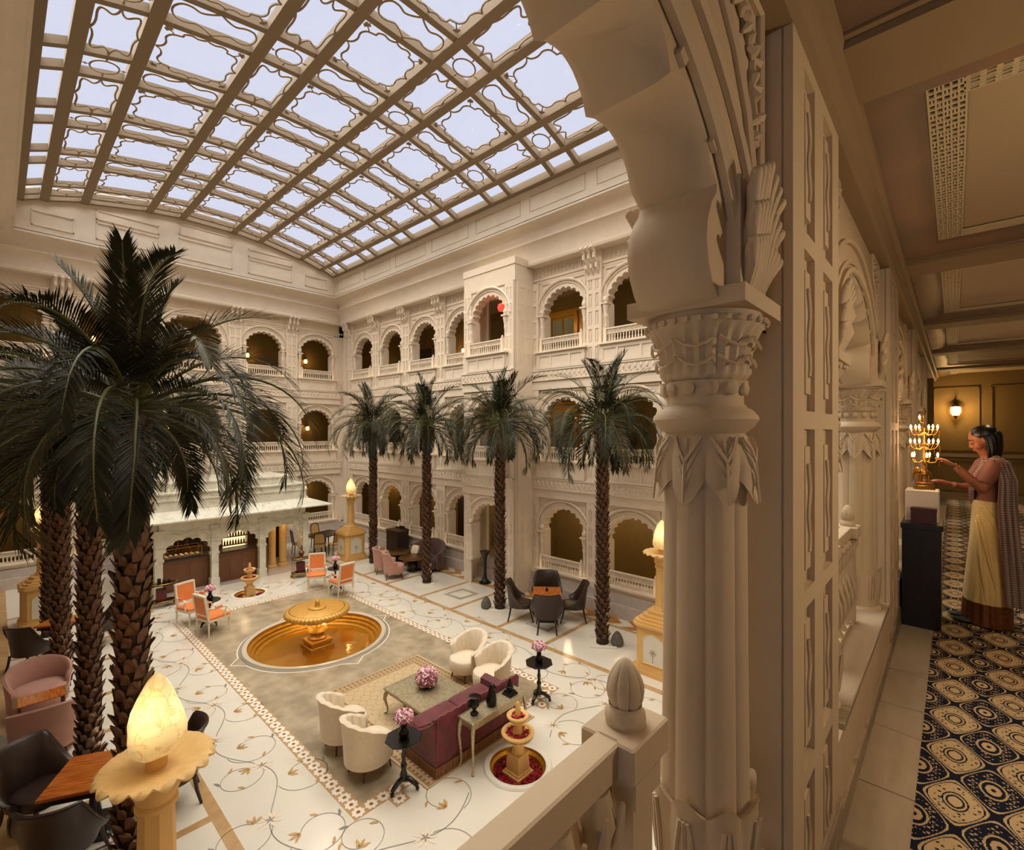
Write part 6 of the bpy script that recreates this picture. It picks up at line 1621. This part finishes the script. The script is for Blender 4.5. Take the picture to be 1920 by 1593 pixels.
def hand(b, wr, dirx, up, side, sc=1.0):
    d, u, s_ = Vector(dirx).normalized(), Vector(up).normalized(), Vector(side).normalized(); w0 = Vector(wr)
    pc = w0+d*.045*sc
    for q in range(4):
        o_ = (q-1.5)*.0175*sc; root = w0+d*.02*sc+s_*o_*.6; kn = w0+d*.085*sc+s_*o_
        b.tube([root, kn], [.015*sc, .0125*sc], 8)
        L = (.062, .074, .07, .054)[q]*sc; c1 = kn+d*L*.45-u*.004; c2 = c1+(d*.85-u*.5).normalized()*L*.32; c3 = c2+(d*.6-u*.8).normalized()*L*.28
        b.tube([kn, c1, c2, c3], [.0105*sc, .0098*sc, .009*sc, .0075*sc], 8)
    th0 = w0+d*.022*sc-s_*.02*sc; th1 = th0+(d*.6-s_*.75-u*.2).normalized()*.04*sc; th2 = th1+(d*.9-s_*.15-u*.3).normalized()*.034*sc; th3 = th2+(d*1.0+s_*.2-u*.3).normalized()*.024*sc
    b.tube([th0, th1, th2, th3], [.016*sc, .0135*sc, .0115*sc, .0085*sc], 8)
hand(b, WRI, (.8, .05, .6), (-.6, .1, .8), (.05, 1, -.1), .92); hand(b, (.2, -.08, 1.13), (.9, .15, .3), (-.3, .1, .95), (0, 1, 0))
body = remesh(b, 'body', 'skin', W, .0052, 5)
b = MB(); b.M = HT
for s in (1, -1):
    b.tube([(.078, s*.017, .004), (.082, s*.03, .0015), (.075, s*.043, .004)], .0028, 5); b.tube([(.08, s*.014, .032), (.08, s*.03, .038), (.07, s*.048, .033)], .0032, 5)
b.build('lashes', 'hair', W)
b = MB(); b.M = HT; b.sphere((.081, 0, -.057), (.007, .02, .005), 10, 6); b.sphere((.079, 0, -.066), (.0075, .018, .006), 10, 6); b.build('lips', 'lip', W)
# hair: cap and shoulder length bob
b = MB(); b.M = HT
def hairf(u, v):
    op = R(62)+R(22)*min(1, v*1.6)             # opening at the face, hair tucked behind the ear
    a = op+(2*PI-2*op)*u
    z = .112-.30*v
    kk = min(1, .08+math.sin(min(1, v/.40)*PI/2)*.95)
    wv = 1+.02*math.sin(26*u*PI)+.012*math.sin(57*u)
    rx, ry = .105+.006*v, .083+.012*v
    end = 1-.16*max(0, v-.72)/.28
    return (-.026+rx*kk*wv*end*math.cos(a)+.45*.30*max(0, v-.38), ry*kk*wv*end*math.sin(a), z)
b.grid(hairf, 60, 18); b.sphere((-.026, 0, .045), (.092, .079, .076), 24, 14); b.sphere((-.045, 0, -.03), (.062, .072, .1), 20, 12)
b.build('hair', 'hair', W)
b = MB(); b.M = HT; b.sphere((-.008, .082, -.042), .007, 6, 5); b.sphere((-.008, -.082, -.042), .007, 6, 5); stuff(b.build('earrings', 'brass', W))
# blouse with short sleeves
b = MB()
def bl(z, rx, ry, cx): return [(cx+.86*rx*math.cos(2*PI*i/32), ry*math.sin(2*PI*i/32), z) for i in range(32)]
b.rings([bl(.99, .105, .14, -.01), bl(1.06, .10, .135, -.01), bl(1.14, .115, .145, .0), bl(1.2, .125, .155, .005), bl(1.26, .11, .165, -.005), bl(1.32, .085, .165, -.015), bl(1.36, .06, .12, -.015), bl(1.385, .05, .07, -.01)], True, False)
for s in (1, -1):
    b.sphere((-.01, s*.155, 1.31), (.062, .058, .06), 14, 10)
    b.tube([(-.01, s*.165, 1.31), (.03, s*.185, 1.225), (.055, s*.19, 1.175)], [.06, .057, .052], 14)
b.build('blouse', 'blouse', W, smooth=60)
# skirt of the saree
def sk(z):
    t_ = max(0, 1-(1-z))
    q = max(0, 1-z); fx = .088+.075*q**1.1; bx = .12+.035*q; ry = .14+.05*q
    return fx, bx, ry
def skp(a, z):
    fx, bx, ry = sk(z); c, s = math.cos(a), math.sin(a); rx = fx if c > 0 else bx
    am = .030*max(0, 1-z)**.6*max(.15, .5+.5*math.cos(a-.6)); pl = 1+am*math.sin(17*a+2.2*z)+.014*math.sin(6*a-9*z)
    hemz = z
    return ((.0 if c > 0 else 0)+rx*pl*c, ry*pl*s, hemz)
def skirt(z0, z1, nz, off=0):
    b = MB(); rows = [[tuple(v*(1+off) if j < 2 else v for j, v in enumerate(skp(2*PI*i/128, z0+(z1-z0)*k/nz))) for i in range(128)] for k in range(nz+1)]
    b.rings(rows, True, True); return b
skirt(.185, 1.02, 30).build('saree_skirt', 'saree', W, smooth=60)
skirt(.012, .19, 8, .004).build('saree_border', 'saree_border', W, smooth=60)
b = MB()
for q, (a0, a1, z0, z1) in enumerate(((1.0, 2.4, .95, .55), (.8, 2.2, .99, .72), (.6, 1.7, .9, .3), (.5, 1.3, .86, .2))):   # draped folds
    pts = []
    for i in range(13):
        a = a0+(a1-a0)*i/12; z = z0+(z1-z0)*(i/12)**1.6; x, y, zz = skp(a, z); pts.append((x*1.01, y*1.01, zz))
    b.tube(pts, [.003+.012*math.sin(PI*i/12) for i in range(13)], 6)
b.build('drape_folds', 'saree', W, smooth=60)
# pallu over the left shoulder, hanging down the back
path = [((.085, -.02, .97), (.10, -.09, 1.0)), ((.10, .06, 1.07), (.11, -.02, 1.12)), ((.085, .12, 1.19), (.10, .03, 1.24)), ((.045, .16, 1.30), (.05, .07, 1.35)), ((-.005, .195, 1.365), (-.03, .07, 1.40)), ((-.03, .222, 1.31), (-.105, .13, 1.345)), ((-.025, .232, 1.18), (-.135, .17, 1.2)), ((-.02, .225, 1.0), (-.135, .175, 1.0)), ((-.03, .235, .75), (-.145, .19, .75)), ((-.045, .245, .5), (-.16, .205, .5)), ((-.06, .255, .28), (-.175, .215, .28)), ((-.065, .257, .215), (-.18, .217, .215))]
b = MB(); NU = 14
def plf(u, v):
    f = u*(len(path)-1); i = min(int(f), len(path)-2); t = f-i
    A = Vector(path[i][0]).lerp(Vector(path[i+1][0]), t); B = Vector(path[i][1]).lerp(Vector(path[i+1][1]), t)
    p = A.lerp(B, v); n = (B-A).cross(Vector(path[i+1][0])-Vector(path[i][0])).normalized()
    return p+n*(.010*math.sin(v*PI*5+u*2)*(.4+u))
top = [[b.V(*plf(i/66, j/NU)) for j in range(NU+1)] for i in range(67)]
bot = [[b.V(*(plf(i/66, j/NU)-Vector((0, .006, .002)))) for j in range(NU+1)] for i in range(67)]
for i in range(66):
    for j in range(NU): b.F(top[i][j], top[i+1][j], top[i+1][j+1], top[i][j+1]); b.F(bot[i][j+1], bot[i+1][j+1], bot[i+1][j], bot[i][j])
    b.F(top[i][0], bot[i][0], bot[i+1][0], top[i+1][0]); b.F(top[i][NU], top[i+1][NU], bot[i+1][NU], bot[i][NU])
b.build('pallu', 'pallu', W, smooth=60)
b = MB()
for y in (-.07, .08): b.sphere((.14, y, .02), (.1, .04, .022), 10, 6)
b.build('shoes', 'black_shoe', W)
b = MB()
for a in range(2): b.tube([(WRI[0]-.03+.02*a+.030*math.cos(q*PI/6)*.4, WRI[1]+.030*math.sin(q*PI/6), WRI[2]-.02+.016*a+.03*math.cos(q*PI/6)) for q in range(13)], .004, 5)
stuff(b.build('bangles', 'brass', W))
